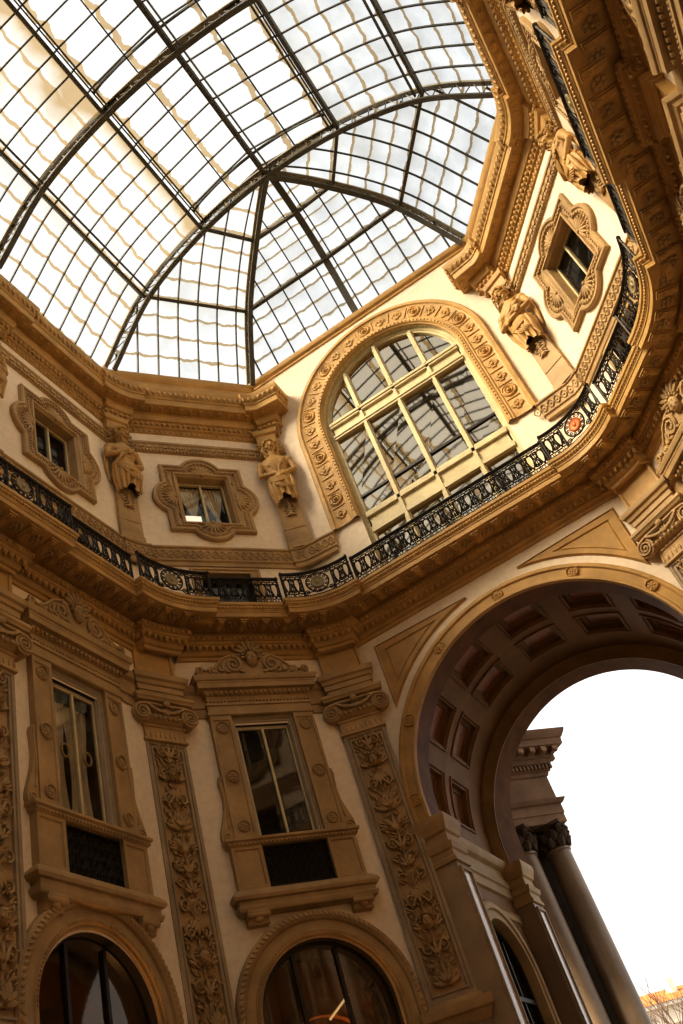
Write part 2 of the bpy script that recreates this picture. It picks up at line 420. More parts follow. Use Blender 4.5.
def orn_bracket(mb, M):
    mb.box((0, -.025, 0), (.15, .05, .42), M); mb.box((0, .0, 0), (.22, .03, .48), M)
    mb.ell((0, -.045, .13), (.07, .035, .08), 0, 6, 4, M); mb.ell((0, -.04, -.10), (.065, .03, .12), 0, 6, 4, M)
def orn_soffit_rose(mb, M):
    for k in range(6):
        a = PI * k / 3; mb.ell((.10 * math.cos(a), -.02, .10 * math.sin(a)), (.05, .025, .05), 0, 5, 4, M)
    mb.ell((0, -.035, 0), (.05, .03, .05), 0, 6, 4, M)
cornice_ornament(lpath, None, [(.58, 14.82, .56, orn_bracket), (.20, 14.46, .16, orn_leaf), (.92, 15.10, .085, orn_rope), (.29, 14.67, .13, orn_bead)], 0).build('ledge_ornament', 'gold', ledge)
mb = MB()
for p, d in along(lpath(.58), .56, 1.0):
    if p.y > 3.5: orn_soffit_rose(mb, frame(p, d, 14.83))
mb.build('soffit_rosettes', 'stone', ledge)

# ------------------------------------------------------------------ smaller bands
HB = {i: .44 for i in range(1, 5)}; UB = {i: .62 for i in range(1, 5)}
def bpath(o): return run_path(o, .10, .12, HB, UB, ph=.44, amin=.2)
def bpath3(o): return run_path(o, .10, .12, HB, UB, ph=.44, amin=.2, endw3=.5)
BPROF = [(-.02, 17.2), (.05, 17.22), (.05, 17.34), (.09, 17.37), (.09, 17.76), (.13, 17.79), (.13, 17.84), (-.02, 17.87)]
def dado(part, i, nm):
    e3 = lambda o: run_path(o, .10, .03, HB, UB, ph=.44, amin=.2, endw3=1.06)
    mb = MB(); sweep(mb, BPROF, e3, part)
    c = tag(mb.build('trim_%d' % i, 'stone', smooth=25), 'carved band behind the balcony railing on the %s walls' % nm, 'band', kind='structure')
    m = MB()
    for p, d in along(e3(.10)[part], .40):
        if p.y > 3.5: orn_guilloche(m, frame(p, d, 17.565))
    m.build('band_ornament', 'stone', c)
dado(0, 4, 'left'); dado(1, 5, 'right')
SPROF = [(-.02, 21.58), (.05, 21.61), (.05, 21.70), (.07, 21.72), (.07, 21.90), (.11, 21.93), (.11, 22.0), (-.02, 22.02)]
TPROF = [(-.02, 12.62), (.04, 12.64), (.04, 12.84), (.08, 12.86), (.08, 13.0), (.03, 13.02), (.03, 13.24), (.1, 13.3), (.14, 13.4), (.14, 13.46), (-.02, 13.48)]
for part, i, nm in ((0, 6, 'left'), (1, 7, 'right')):
    mb = MB(); sweep(mb, SPROF, bpath3, part)
    c = tag(mb.build('trim_%d' % i, 'stone', smooth=25), 'beaded string course behind the statue heads on the %s walls' % nm, 'string course', kind='structure')
    cornice_ornament(bpath3, part, [(.08, 21.81, .24, orn_dash), (.06, 21.65, .1, orn_bead)], 0).build('string_ornament', 'stone', c)
    mb = MB(); sweep(mb, TPROF, bpath3, part)
    tag(mb.build('trim_%d' % (i + 2), 'stone', smooth=25), 'moulded string course level with the pilaster capitals on the %s walls' % nm, 'string course', kind='structure')
mb = MB(); straight_run(3, 0.0, 2 * B, [(-.02, 24.93), (.05, 24.95), (.05, 25.02), (.12, 25.08), (.15, 25.16), (.15, 25.24), (-.3, 25.26)], mb)
tag(mb.build('trim_10', 'gold', smooth=25), 'thin gilt moulding along the top of the end wall under the glass', 'moulding', kind='structure')
for k, nn, nm in ((2, 11, 'left'), (4, 12, 'right')):
    mb = MB(); straight_run(k, 0.0, LEN2, [(-.02, 24.55), (.10, 24.6), (.10, 24.85), (.16, 24.92), (.2, 25.05), (.2, 25.16), (-.3, 25.2)], mb)
    tag(mb.build('trim_%d' % nn, 'gold', smooth=25), 'gilt upper moulding carrying the glass above the %s diagonal wall' % nm, 'moulding', kind='structure')

# ------------------------------------------------------------------ arch, coffered vault and piers of the passage
arch = empty('arch_surround', WM(3, XC), 'wide golden archivolt with rosettes round the great open arch', 'archivolt')
mb = MB(); arch_sweep(mb, 0, 9.80, [(3.85, 0), (3.85, .09), (3.80, .12), (3.75, .12), (3.72, .08), (3.53, .08), (3.50, .12), (3.44, .12), (3.43, .0)], 9.4, 64)
mb.build('archivolt', 'gold', arch, smooth=25)
for k in range(7):
    a = math.radians(90 + 29.4 * (k - 3)); mb = MB(); rosette(mb, (3.63 * math.cos(a), 9.8 + 3.63 * math.sin(a), .08), .15); mb.build('rosette', 'gold', arch)
mb = MB()
def ring(xc, zc, R, z, yb=9.4, n=64): return [(x, y, z) for x, y in arch_pts(xc, zc, R, yb, n)]
mb.loft([ring(0, 9.80, 3.43, 0), ring(0, 9.82, 3.43, -.66)], False); mb.build('reveal', 'marble', arch)
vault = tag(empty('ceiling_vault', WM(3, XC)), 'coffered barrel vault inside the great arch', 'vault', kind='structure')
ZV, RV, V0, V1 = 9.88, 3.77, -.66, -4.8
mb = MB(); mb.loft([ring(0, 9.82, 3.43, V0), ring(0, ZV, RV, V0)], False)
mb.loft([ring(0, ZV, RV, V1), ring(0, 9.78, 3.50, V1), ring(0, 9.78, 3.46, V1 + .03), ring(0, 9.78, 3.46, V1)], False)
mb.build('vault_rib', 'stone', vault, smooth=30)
mb = MB(); mb.loft([ring(0, 9.78, 3.46, V1), ring(0, 10.05, 3.18, V1 - .72)], False)
mb.loft([ring(0, 10.05, 3.18, V1 - .72), ring(0, 10.05, 6.5, V1 - .72)], False); mb.build('rib_reveal', 'marble', vault)
def vp(th, z, R): return (R * math.cos(th), ZV + R * math.sin(th), z)
mb = MB(); pan = MB(); NC = 7
zs = [V0, -1.06, -2.40, -2.58, -3.92, V1]
def patch(m, t0, t1, z0, z1, R, n=5):
    m.loft([[vp(t0 + (t1 - t0) * i / n, z0, R) for i in range(n + 1)], [vp(t0 + (t1 - t0) * i / n, z1, R) for i in range(n + 1)]], False)
def rectring(t0, t1, z0, z1, R, n=5):
    q = [vp(t0 + (t1 - t0) * i / n, z0, R) for i in range(n + 1)] + [vp(t1, z1, R)] + [vp(t1 - (t1 - t0) * i / n, z1, R) for i in range(1, n + 1)]
    return q
for zz0, zz1 in ((zs[0], zs[1]), (zs[2], zs[3]), (zs[4], zs[5])): patch(mb, 0, PI, zz0, zz1, RV, 60)
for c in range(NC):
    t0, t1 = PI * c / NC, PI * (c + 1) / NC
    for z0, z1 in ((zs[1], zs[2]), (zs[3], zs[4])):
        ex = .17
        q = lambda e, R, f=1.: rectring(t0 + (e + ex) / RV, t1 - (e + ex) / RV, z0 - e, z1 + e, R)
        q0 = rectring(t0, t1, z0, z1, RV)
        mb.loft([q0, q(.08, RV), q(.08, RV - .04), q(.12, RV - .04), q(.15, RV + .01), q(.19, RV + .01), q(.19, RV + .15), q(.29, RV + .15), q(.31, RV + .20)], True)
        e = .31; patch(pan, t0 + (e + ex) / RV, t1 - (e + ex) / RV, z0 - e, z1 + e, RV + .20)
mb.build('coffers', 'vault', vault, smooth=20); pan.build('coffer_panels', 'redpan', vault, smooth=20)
# side walls of the passage with an arched shop window each
for sg, nm in ((-1, 'left'), (1, 'right')):
    Mx = WM(3, XC) @ Matrix.Translation((sg * RV, 0, 0)) @ Matrix.Rotation(-sg * PI / 2, 4, 'Y')     # local X along the passage, Z into it
    X0, X1 = (.66, 4.8) if sg < 0 else (-4.8, -.66); xm = (X0 + X1) / 2
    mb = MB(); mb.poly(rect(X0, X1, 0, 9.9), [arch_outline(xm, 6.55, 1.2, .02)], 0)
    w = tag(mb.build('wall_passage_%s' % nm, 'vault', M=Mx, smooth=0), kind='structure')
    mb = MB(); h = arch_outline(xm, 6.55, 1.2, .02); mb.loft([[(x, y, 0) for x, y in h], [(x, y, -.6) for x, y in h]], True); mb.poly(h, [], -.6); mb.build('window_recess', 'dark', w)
    mb = MB(); mb.loft([[(X0, y, z), (X1, y, z)] for z, y in [(0, 8.55), (.06, 8.58), (.06, 8.8), (.1, 8.84), (.1, 9.0), (.05, 9.02), (.05, 9.25), (.14, 9.32), (.2, 9.45), (.2, 9.52), (0, 9.54)]], False)
    mb.loft([[(X0, y, z), (X1, y, z)] for z, y in [(0, 7.95), (.05, 7.98), (.05, 8.12), (.08, 8.15), (0, 8.18)]], False)
    mb.build('impost_moulding', 'stone', w, smooth=25)
    mb = MB(); arch_sweep(mb, xm, 6.55, [(1.62, 0), (1.62, .08), (1.56, .12), (1.45, .12), (1.42, .07), (1.28, .07), (1.22, .1), (1.19, 0), (1.19, -.2)], .02, 28); mb.build('arch_moulding', 'stone', w, smooth=25)
    g = tag(empty('window_passage', Mx), 'arched shop window inside the passage, on its %s' % nm, 'window', kind='structure')
    g.name = 'window_%d' % (20 + (sg > 0))
    mb = MB(); arch_sweep(mb, xm, 6.55, [(1.185, -.2), (1.185, -.12), (1.1, -.12), (1.1, -.2)], .02, 28)
    for x in (-.4, .4): mb.bx(xm + x - .03, xm + x + .03, 0, 7.4, -.2, -.13)
    mb.bx(xm - 1.2, xm + 1.2, 6.1, 6.2, -.2, -.12); mb.build('window_frame', 'wood', g)
    mb = MB(); mb.poly(h, [], -.19); mb.build('pane', 'darkglass', g, smooth=0)
def stack(mb, x0, x1, z0, z1, levels):
    mb.loft([[(x0 - e, y, z1 + e), (x1 + e, y, z1 + e), (x1 + e, y, z0 - e), (x0 - e, y, z0 - e)] for y, e in levels], True, True, True)
IMP = [(8.36, 0), (8.38, .05), (8.46, .05), (8.5, .02), (8.62, .02), (8.66, .06), (8.78, .09), (8.8, .0), (9.02, .0), (9.06, .05), (9.14, .07), (9.24, .11), (9.3, .125), (9.4, .125), (9.42, 0)]
for sg, nm in ((-1, 'left'), (1, 'right')):
    for z0, z1, which, hx0, hx1 in ((-.66, .04, 'inner', 3.25, 3.80), (-5.52, -4.8, 'outer', 3.30, 3.80)):
        x0, x1 = (sg * hx1, sg * hx0) if sg < 0 else (hx0, hx1)
        p = empty('pier', WM(3, XC), '%s pier of the great arch on its %s side, with marble panel' % ('near' if which == 'inner' else 'far', nm), 'pier')
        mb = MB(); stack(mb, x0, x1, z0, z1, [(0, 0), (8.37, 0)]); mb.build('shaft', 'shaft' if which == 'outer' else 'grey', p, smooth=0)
        mb = MB(); stack(mb, x0, x1, z0, z1, IMP); mb.build('capital', 'stone', p, smooth=25)
        mb = MB(); stack(mb, x0, x1, z0, z1, [(0, .06), (1.0, .06), (1.05, .1), (1.15, .1), (1.2, 0)]); mb.build('base', 'stone', p, smooth=25)
        f = MB(); q = MB(); xi = -sg * .001 + (x1 if sg < 0 else x0); t = -sg
        za, zb_ = z0 + .12, z1 - .12
        f.bx(xi, xi + t * .05, 1.6, 8.2, za - .05, za); f.bx(xi, xi + t * .05, 1.6, 8.2, zb_, zb_ + .05); f.bx(xi, xi + t * .05, 8.2, 8.26, za - .05, zb_ + .05); f.bx(xi, xi + t * .05, 1.54, 1.6, za - .05, zb_ + .05)
        f.build('panel_frame', 'grey', p, smooth=0)
        q.bx(xi - t * .01, xi + t * .012, 1.6, 8.2, za, zb_); q.build('marble_panel', 'panel', p, smooth=0)
# spandrel panels beside the arch
def spandrel(sg):
    R = 4.08; yt = 13.98; xo = 3.34 * 1.0
    a0 = math.acos(xo / R); a1 = math.asin(min(1, (yt - 9.80) / R)) if (yt - 9.8) < R else PI / 2 - .17
    def outl(e):
        Re = R + e * .7; x1 = xo - e; yt_ = yt - e
        b0 = math.acos(min(1, x1 / Re)); b1 = math.asin(min(.985, (yt_ - 9.8) / Re))
        arc = [(Re * math.cos(b0 + (b1 - b0) * i / 14), 9.8 + Re * math.sin(b0 + (b1 - b0) * i / 14)) for i in range(15)]
        return [(sg * x, y) for x, y in [(x1, yt_)] + arc[::-1] if True]
    o = [outl(0.0), outl(.05), outl(.07), outl(.24), outl(.27), outl(.30)]
    hs = [0, .06, .035, .035, .0, .02]
    mb = MB(); mb.loft([[(x, y, h) for x, y in q] for q, h in zip(o, hs)], True)
    sp = empty('spandrel_panel', WM(3, XC), 'triangular moulded panel on the %s shoulder of the great arch' % ('left' if sg < 0 else 'right'), 'panel')
    mb.build('panel_frame', 'gold', sp, smooth=20)
    mb = MB(); mb.poly(o[-1], [], .02); mb.build('panel_field', 'gold', sp, smooth=0)
spandrel(-1); spandrel(1)

# ================================================================== GIANT PILASTERS OF THE LOWER STOREY
def scroll_pair(mb, y, hw, up, z, r=.03):
    for sg in (-1, 1):
        cx = sg * hw * .52
        s = spiral(cx, y, z, hw * .40, hw * .07, 1.5, PI / 2 if up > 0 else -PI / 2, -sg * up if True else 1, 20)
        mb.tube(s, [r * (1 - .55 * i / 20) for i in range(21)], 5)
        mb.tube([(0, y - up * hw * .75, z), (sg * hw * .25, y - up * hw * .1, z), (cx * 1.0, y + up * hw * .40, z)], [r * .8, r, r], 5)
        mb.ell((cx, y, z), (hw * .11, hw * .11, .03), 0, 6, 4)
        for k in range(3):
            a = PI * (.15 + .28 * k) if sg > 0 else PI * (.85 - .28 * k)
            mb.ell((cx + hw * .5 * math.cos(a), y + up * hw * .5 * math.sin(a), z), (hw * .17, hw * .07, .022), a * up, 6, 4)
def leaf_fan(mb, x, y, L, up, z, n=5, spread=1.1, th=.03):
    for k in range(n):
        a = PI / 2 * up + spread * (k - (n - 1) / 2) / ((n - 1) / 2)
        l = L * (1 - .25 * abs(k - (n - 1) / 2) / ((n - 1) / 2))
        mb.ell((x + l * .5 * math.cos(a), y + l * .5 * math.sin(a), z), (l * .52, L * .13, th), a, 6, 4)
def mask(mb, c, r, M=None):
    x, y, z = c
    mb.ell((x, y, z), (r * .72, r, r * .6), 0, 10, 8, M)
    mb.ell((x, y - r * .08, z + r * .58), (r * .12, r * .28, r * .16), 0, 6, 4, M)
    mb.ell((x, y + r * .26, z + r * .42), (r * .5, r * .09, r * .18), 0, 6, 4, M)
    mb.ell((x, y - r * .5, z + r * .46), (r * .26, r * .07, r * .12), 0, 6, 4, M)
    for s in (-1, 1):
        mb.ell((x + s * r * .3, y + r * .1, z + r * .48), (r * .13, r * .08, r * .08), 0, 6, 4, M)
        mb.ell((x + s * r * .38, y - r * .25, z + r * .35), (r * .2, r * .22, r * .16), 0, 6, 4, M)
    for k in range(9):
        a = PI * (-.05 + 1.1 * k / 8)
        mb.ell((x + r * .95 * math.cos(a), y + r * .25 + r * .9 * math.sin(a), z + r * .1), (r * .28, r * .16, r * .25), a, 6, 4, M)
def vase(mb, y, hw, z):
    pr = [(.05, -.30), (.16, -.27), (.06, -.2), (.10, -.12), (.26, 0), (.30, .10), (.18, .18), (.14, .22), (.24, .28), (.0, .29)]
    mb.loft([[(r * hw * 2 * math.cos(PI * k / 8), y + yy * hw * 2, z - .02 + r * hw * .6 * math.sin(PI * k / 8)) for k in range(9)] for r, yy in pr], False)
def relief(mb, hw, y0, y1, z, seed):
    R = random.Random(seed); y = y0 + .05; i = 0
    seq = ['fan', 'scroll', 'mask', 'scrolld', 'vase', 'scroll', 'bird', 'fan', 'scrolld', 'mask', 'scroll', 'vase', 'fan']
    while y < y1 - .3:
        k = seq[(i + seed) % len(seq)]; hh = .52
        if k == 'fan':
            leaf_fan(mb, 0, y, .42, 1, z + .02, 7, 1.25); leaf_fan(mb, 0, y + .04, .3, 1, z + .045, 5, .8); hh = .45
            for s in (-1, 1): leaf_fan(mb, s * hw * .55, y + .1, .22, 1, z + .01, 3, .7)
        elif k == 'scroll': scroll_pair(mb, y + .26, hw, 1, z + .02); leaf_fan(mb, 0, y + .1, .35, 1, z + .03, 3, .5)
        elif k == 'scrolld': scroll_pair(mb, y + .24, hw, -1, z + .02); leaf_fan(mb, 0, y + .45, .35, -1, z + .03, 5, .7)
        elif k == 'mask':
            mask(mb, (0, y + .24, z + .03), .15); hh = .5
            for s in (-1, 1):
                leaf_fan(mb, s * hw * .45, y + .12, .3, 1, z + .015, 5, 1.1); leaf_fan(mb, s * hw * .5, y + .38, .22, -1, z + .015, 3, .8)
        elif k == 'vase':
            vase(mb, y + .22, hw, z); leaf_fan(mb, 0, y + .40, .3, 1, z + .03, 5, 1.0); hh = .68
            for s in (-1, 1): mb.tube(spiral(s * hw * .62, y + .2, z + .02, .12, .03, 1.2, -PI / 2, s, 14), .022, 5)
        else:
            hh = .5
            for s in (-1, 1):
                mb.ell((s * hw * .42, y + .2, z + .03), (.06, .13, .05), -s * .5, 8, 6); mb.ell((s * hw * .30, y + .34, z + .05), (.045, .05, .04), 0, 6, 5)
                for q in range(4): mb.ell((s * hw * (.6 + .07 * q), y + .26 - .05 * q, z + .02), (.12, .028, .02), s * (.9 - .25 * q), 6, 4)
            leaf_fan(mb, 0, y, .4, 1, z + .02, 3, .4)
        mb.tube([(0, y, z + .01), (0, y + hh, z + .01)], .018, 5)
        for q in range(11):
            xx, yy = R.uniform(.15, 1.0) * hw, y + R.uniform(0, hh); a = R.uniform(.2, 1.4)
            for s in (-1, 1): mb.ell((s * xx, yy, z + .008), (.07, .025, .018), a if s > 0 else PI - a, 5, 4)
        y += hh; i += 1
def ionic_capital(mat, parent):
    mb = MB()
    rect_loft(mb, [(11.88, .50, .02), (11.90, .54, .06), (11.95, .54, .06), (11.97, .50, .02), (12.22, .50, .02), (12.24, .53, .05), (12.29, .53, .05), (12.30, .5, .03), (12.36, .58, .14), (12.44, .62, .18), (12.46, .55, .1), (12.75, .58, .12)], -.45)
    rect_loft(mb, [(12.74, .60, .14), (12.78, .70, .22), (12.84, .72, .24), (12.86, .74, .26), (12.93, .74, .26), (12.94, .6, .1)], -.45)
    for k in range(9): mb.ell((-.48 + .12 * k, 12.05, .03), (.03, .09, .02), 0, 6, 4)
    for k in range(8): mb.ell((-.42 + .12 * k, 12.40, .17), (.045, .06, .05), 0, 6, 5)
    for s in (-1, 1):       # festoon between the volutes
        for k in range(7):
            t = k / 6; mb.ell((s * (.06 + .36 * t), 12.52 + .14 * t * t, .19), (.06, .05, .05), s * .5, 6, 4)
    leaf_fan(mb, 0, 12.46, .2, 1, .2, 5, 1.0); mb.ell((0, 12.70, .24), (.09, .08, .06), 0, 8, 5)
    c = mb.build('capital', mat, parent)
    for s in (-1, 1):
        mb = MB(); cx, cy, z = s * .60, 12.48, .13
        mb.disc((cx, cy, z), [(.10, -.4), (.2, -.3), (.215, -.02), (.215, .05), (.18, .06), (.15, .035), (.0, .035)], 20)
        mb.tube(spiral(cx, cy, z + .07, .19, .03, 2.2, PI / 2, -s, 30), [.035 - .02 * i / 30 for i in range(31)], 6); mb.ell((cx, cy, z + .07), (.045, .045, .045), 0, 8, 6)
        mb.tube([(cx, cy + .19, z + .07), (s * .4, cy + .22, z + .06), (0, cy + .21, z + .05)], .035, 6)
        mb.build('volute', mat, c)
    return c
def make_pilaster(seed):
    root = empty('giant_pilaster', Matrix())
    mb = MB(); rect_loft(mb, [(0, .56, .02), (5.5, .56, .02)], -.5); mb.build('pedestal', 'shaft', root, smooth=0)
    mb = MB(); rect_loft(mb, [(5.44, .56, .03), (5.48, .60, .07), (5.55, .62, .10), (5.62, .66, .13), (5.66, .70, .18), (5.76, .72, .2), (5.84, .72, .2), (5.86, .58, .06), (5.95, .54, .05)], -.5); mb.build('base', 'stone', root, smooth=25)
    mb = MB(); y0, y1 = 5.95, 11.9
    ro = lambda w, a, b, z: [(-w, a, z), (w, a, z), (w, b, z), (-w, b, z)]
    mb.loft([ro(.5, y0, y1, -.5), ro(.5, y0, y1, 0), ro(.43, y0 + .08, y1 - .07, 0), ro(.42, y0 + .09, y1 - .08, -.025), ro(.39, y0 + .12, y1 - .11, -.025), ro(.38, y0 + .13, y1 - .12, .0), ro(.345, y0 + .17, y1 - .16, .0), ro(.335, y0 + .18, y1 - .17, -.05)], True)
    mb.build('shaft', 'grey', root, smooth=0)
    mb = MB(); mb.poly(rect(-.335, .335, y0 + .18, y1 - .17), [], -.05); relief(mb, .30, y0 + .22, y1 - .2, -.04, seed); mb.v = [(x, y, -.05 + (z + .05) * 1.7) for x, y, z in mb.v]
    mb.build('relief_panel', 'stone', root)['label'] = 'panel carved with scrolls, masks, vases and leaves'
    ionic_capital('stone', root)
    mb = MB(); rect_loft(mb, [(12.94, .55, .08), (12.95, .56, .1), (13.10, .56, .1), (13.11, .59, .13), (13.24, .59, .13), (13.26, .62, .17), (13.34, .64, .19), (13.38, .68, .24), (13.46, .70, .26), (13.5, .70, .26), (13.52, .52, .06)], -.5)
    mb.build('architrave_block', 'stone', root, smooth=25)
    mb = MB(); rc = lambda w, a, b, z: [(-w, a, z), (w, a, z), (w, b, z), (-w, b, z)]
    mb.loft([rc(.5, 13.5, 14.3, -.5), rc(.5, 13.5, 14.3, .05), rc(.44, 13.57, 14.24, .05), rc(.42, 13.59, 14.22, .02)], True, False, True); mb.build('frieze_block', 'gold', root, smooth=0)
    return root
def corner_label(i): return ('between the left wall and the left diagonal wall', 'between the left diagonal wall and the end wall', 'between the end wall and the right diagonal wall', 'between the right diagonal wall and the right wall')[i - 1]
SH = lambda x: Matrix.Translation((x, 0, 0))
PIL = [(FM(1, 0, .26) @ SH(-.17), corner_label(1)), (FM(2, 0, .33), corner_label(2)), (FM(3, 0, .33), corner_label(3)), (FM(4, 0, .26) @ SH(.17), corner_label(4)),
       (WM(1, 9.93, 0, .12), 'on the left wall at the picture edge'), (WM(5, Y1 - 9.93, 0, .12), 'on the right wall above the viewer')]
pil = make_pilaster(0)
for n, (M, lb) in enumerate(PIL):
    t = pil if n == 0 else copy_tree(pil, M)
    t.matrix_basis = M
    tag(t, 'tall carved pilaster with scroll capital ' + lb, 'pilaster', 'giant pilasters of the lower storey')

# ================================================================== LOWER WINDOWS WITH THEIR STONE SURROUNDS
def make_aedicule():
    root = empty('window_surround', Matrix())
    for s in (-1, 1):
        mb = MB(); x0 = s * 1.0
        rc = lambda w, a, b, z: [(x0 - w, a, z), (x0 + w, a, z), (x0 + w, b, z), (x0 - w, b, z)]
        mb.loft([rc(.25, 9.62, 12.62, -.2), rc(.25, 9.62, 12.62, .14), rc(.19, 9.8, 12.5, .14), rc(.17, 9.82, 12.48, .115)], True, False, True)
        p = mb.build('side_pilaster', 'stone', root, smooth=20)
        for y, r in ((12.3, .15), (11.1, .15), (9.95, .13)):
            q = MB(); rosette(q, (x0, y, .115), r); q.build('rosette', 'stone', p)
        mb = MB(); xs = s * 1.29       # side scroll
        prof = [(.0, 11.15), (.07, 11.12), (.10, 11.0), (.08, 10.85), (.06, 10.6), (.09, 10.35), (.17, 10.1), (.24, 9.9), (.26, 9.75), (.22, 9.62), (0, 9.62)]
        pts = [(s * (1.25 + x), y) for x, y in prof]
        mb.prism(pts, -.1, .10); mb.tube(spiral(s * 1.37, 9.77, .11, .11, .02, 1.5, 0, s, 18), .02, 5); mb.tube([(s * 1.32, 9.95, .11), (s * 1.27, 10.4, .11), (s * 1.3, 10.9, .11), (s * 1.30, 11.08, .11)], .022, 5)
        mb.build('side_scroll', 'stone', root)
    mb = MB()
    rect_loft(mb, [(12.6, 1.27, 0.14), (12.62, 1.3, 0.17), (12.68, 1.3, 0.17), (12.7, 1.26, 0.14), (12.86, 1.26, 0.14), (12.87, 1.28, 0.17), (12.93, 1.28, 0.17), (12.95, 1.24, 0.13), (13.12, 1.24, 0.13), (13.14, 1.28, 0.17), (13.22, 1.31, 0.2), (13.25, 1.33, 0.21), (13.255, 1.44, 0.31), (13.37, 1.45, 0.32), (13.38, 1.46, 0.33), (13.42, 1.46, 0.33), (13.44, 1.5, 0.36), (13.52, 1.53, 0.39), (13.56, 1.53, 0.39), (13.58, 1.3, 0.2)], -.2)
    for k in range(22): mb.box((-1.26 + .12 * k, 13.18, .19), (.06, .08, .08))
    for k in range(30): mb.ell((-1.24 + 2.48 * k / 29, 12.98, .15), (.03, .03, .03), 0, 6, 4)
    mb.build('entablature', 'stone', root, smooth=25)
    mb = MB()            # scrolled crest with a mask
    top = [(-1.38, 13.58), (-1.38, 13.78), (-1.28, 13.80), (-1.18, 13.72), (-.95, 13.80), (-.7, 14.02), (-.45, 14.12), (-.2, 14.1), (0, 14.15), (.2, 14.1), (.45, 14.12), (.7, 14.02), (.95, 13.80), (1.18, 13.72), (1.28, 13.80), (1.38, 13.78), (1.38, 13.58)]
    mb.prism(top, -.15, .16); mb.tube([(x, y, .17) for x, y in top[1:-1]], .035, 6)
    for s in (-1, 1):
        mb.tube(spiral(s * .48, 13.86, .19, .21, .03, 1.8, PI / 2, s, 24), [.045 - .02 * i / 24 for i in range(25)], 6)
        mb.tube(spiral(s * 1.0, 13.70, .18, .10, .02, 1.4, PI / 2, -s, 16), .028, 5); mb.tube(spiral(s * 1.31, 13.72, .18, .09, .02, 1.3, -PI / 2, s, 14), .03, 5)
        for k in range(5): mb.ell((s * (.30 + .17 * k), 13.68 + .03 * (k % 2), .19), (.09, .04, .04), s * .4, 6, 4)
        leaf_fan(mb, s * .75, 13.68, .22, 1, .19, 3, .8, .035)
    mb.v = [(x, 13.56 + (y - 13.56) * 1.12, z + .10) for x, y, z in mb.v]; cr = mb.build('pediment', 'stone', root)
    mb = MB(); mask(mb, (0, 13.98, .2), .22)
    for k in range(7):
        a = PI * (.1 + .8 * k / 6); mb.ell((.27 * math.cos(a), 14.12 + .27 * math.sin(a), .2), (.17, .055, .05), a, 6, 4)
    mb.v = [(x, y + .06, z + .10) for x, y, z in mb.v]; mb.build('crest_mask', 'stone', cr)
    mb = MB(); rect_loft(mb, [(9.50, 1.40, .16), (9.52, 1.44, .19), (9.57, 1.46, .21), (9.58, 1.44, .19), (9.61, 1.5, .24), (9.66, 1.5, .24), (9.68, 1.3, .1)], -.2)
    for k in range(34): mb.ell((-1.42 + 2.84 * k / 33, 9.545, .20), (.035, .03, .03), 0, 6, 4)
    mb.build('sill', 'stone', root, smooth=25)
    for s in (-1, 1):
        mb = MB(); x0 = s * 1.06; w = .33
        rc = lambda w, a, b, z: [(x0 - w, a, z), (x0 + w, a, z), (x0 + w, b, z), (x0 - w, b, z)]
        mb.loft([rc(w, 8.45, 9.52, -.2), rc(w, 8.45, 9.52, .16), rc(w - .07, 8.68, 9.44, .16), rc(w - .09, 8.70, 9.42, .13)], True, False, True)
        mb.build('parapet_pier', 'stone', root, smooth=20)
    mb = MB(); rect_loft(mb, [(8.14, 1.40, .14), (8.17, 1.47, .22), (8.23, 1.50, .25), (8.27, 1.50, .25), (8.29, 1.46, .22), (8.38, 1.46, .22), (8.40, 1.54, .27), (8.46, 1.58, .29), (8.52, 1.56, .27), (8.60, 1.46, .2), (8.62, 1.44, .16)], -.2)
    mb.build('balcony_base', 'stone', root, smooth=30)
    for s in (-1, 1):
        mb = MB(); x0 = s * 1.12; pr = [(8.2, .24), (8.15, .25), (8.10, .23), (8.05, .18), (8.01, .15), (7.97, .14), (7.93, .05), (7.93, -.1)]
        mb.loft([[(x0 - .21, y, -.1), (x0 - .21, y, z), (x0 + .21, y, z), (x0 + .21, y, -.1)] for y, z in pr], True, True, True)
        mb.tube([(x0 - .23, 8.11, .19), (x0 + .23, 8.11, .19)], .06, 10); mb.tube([(x0 - .22, 7.98, .10), (x0 + .22, 7.98, .10)], .045, 8); mb.ell((x0, 8.05, .16), (.11, .09, .06), 0, 8, 6)
        mb.build('console', 'stone', root, smooth=40)
    return root
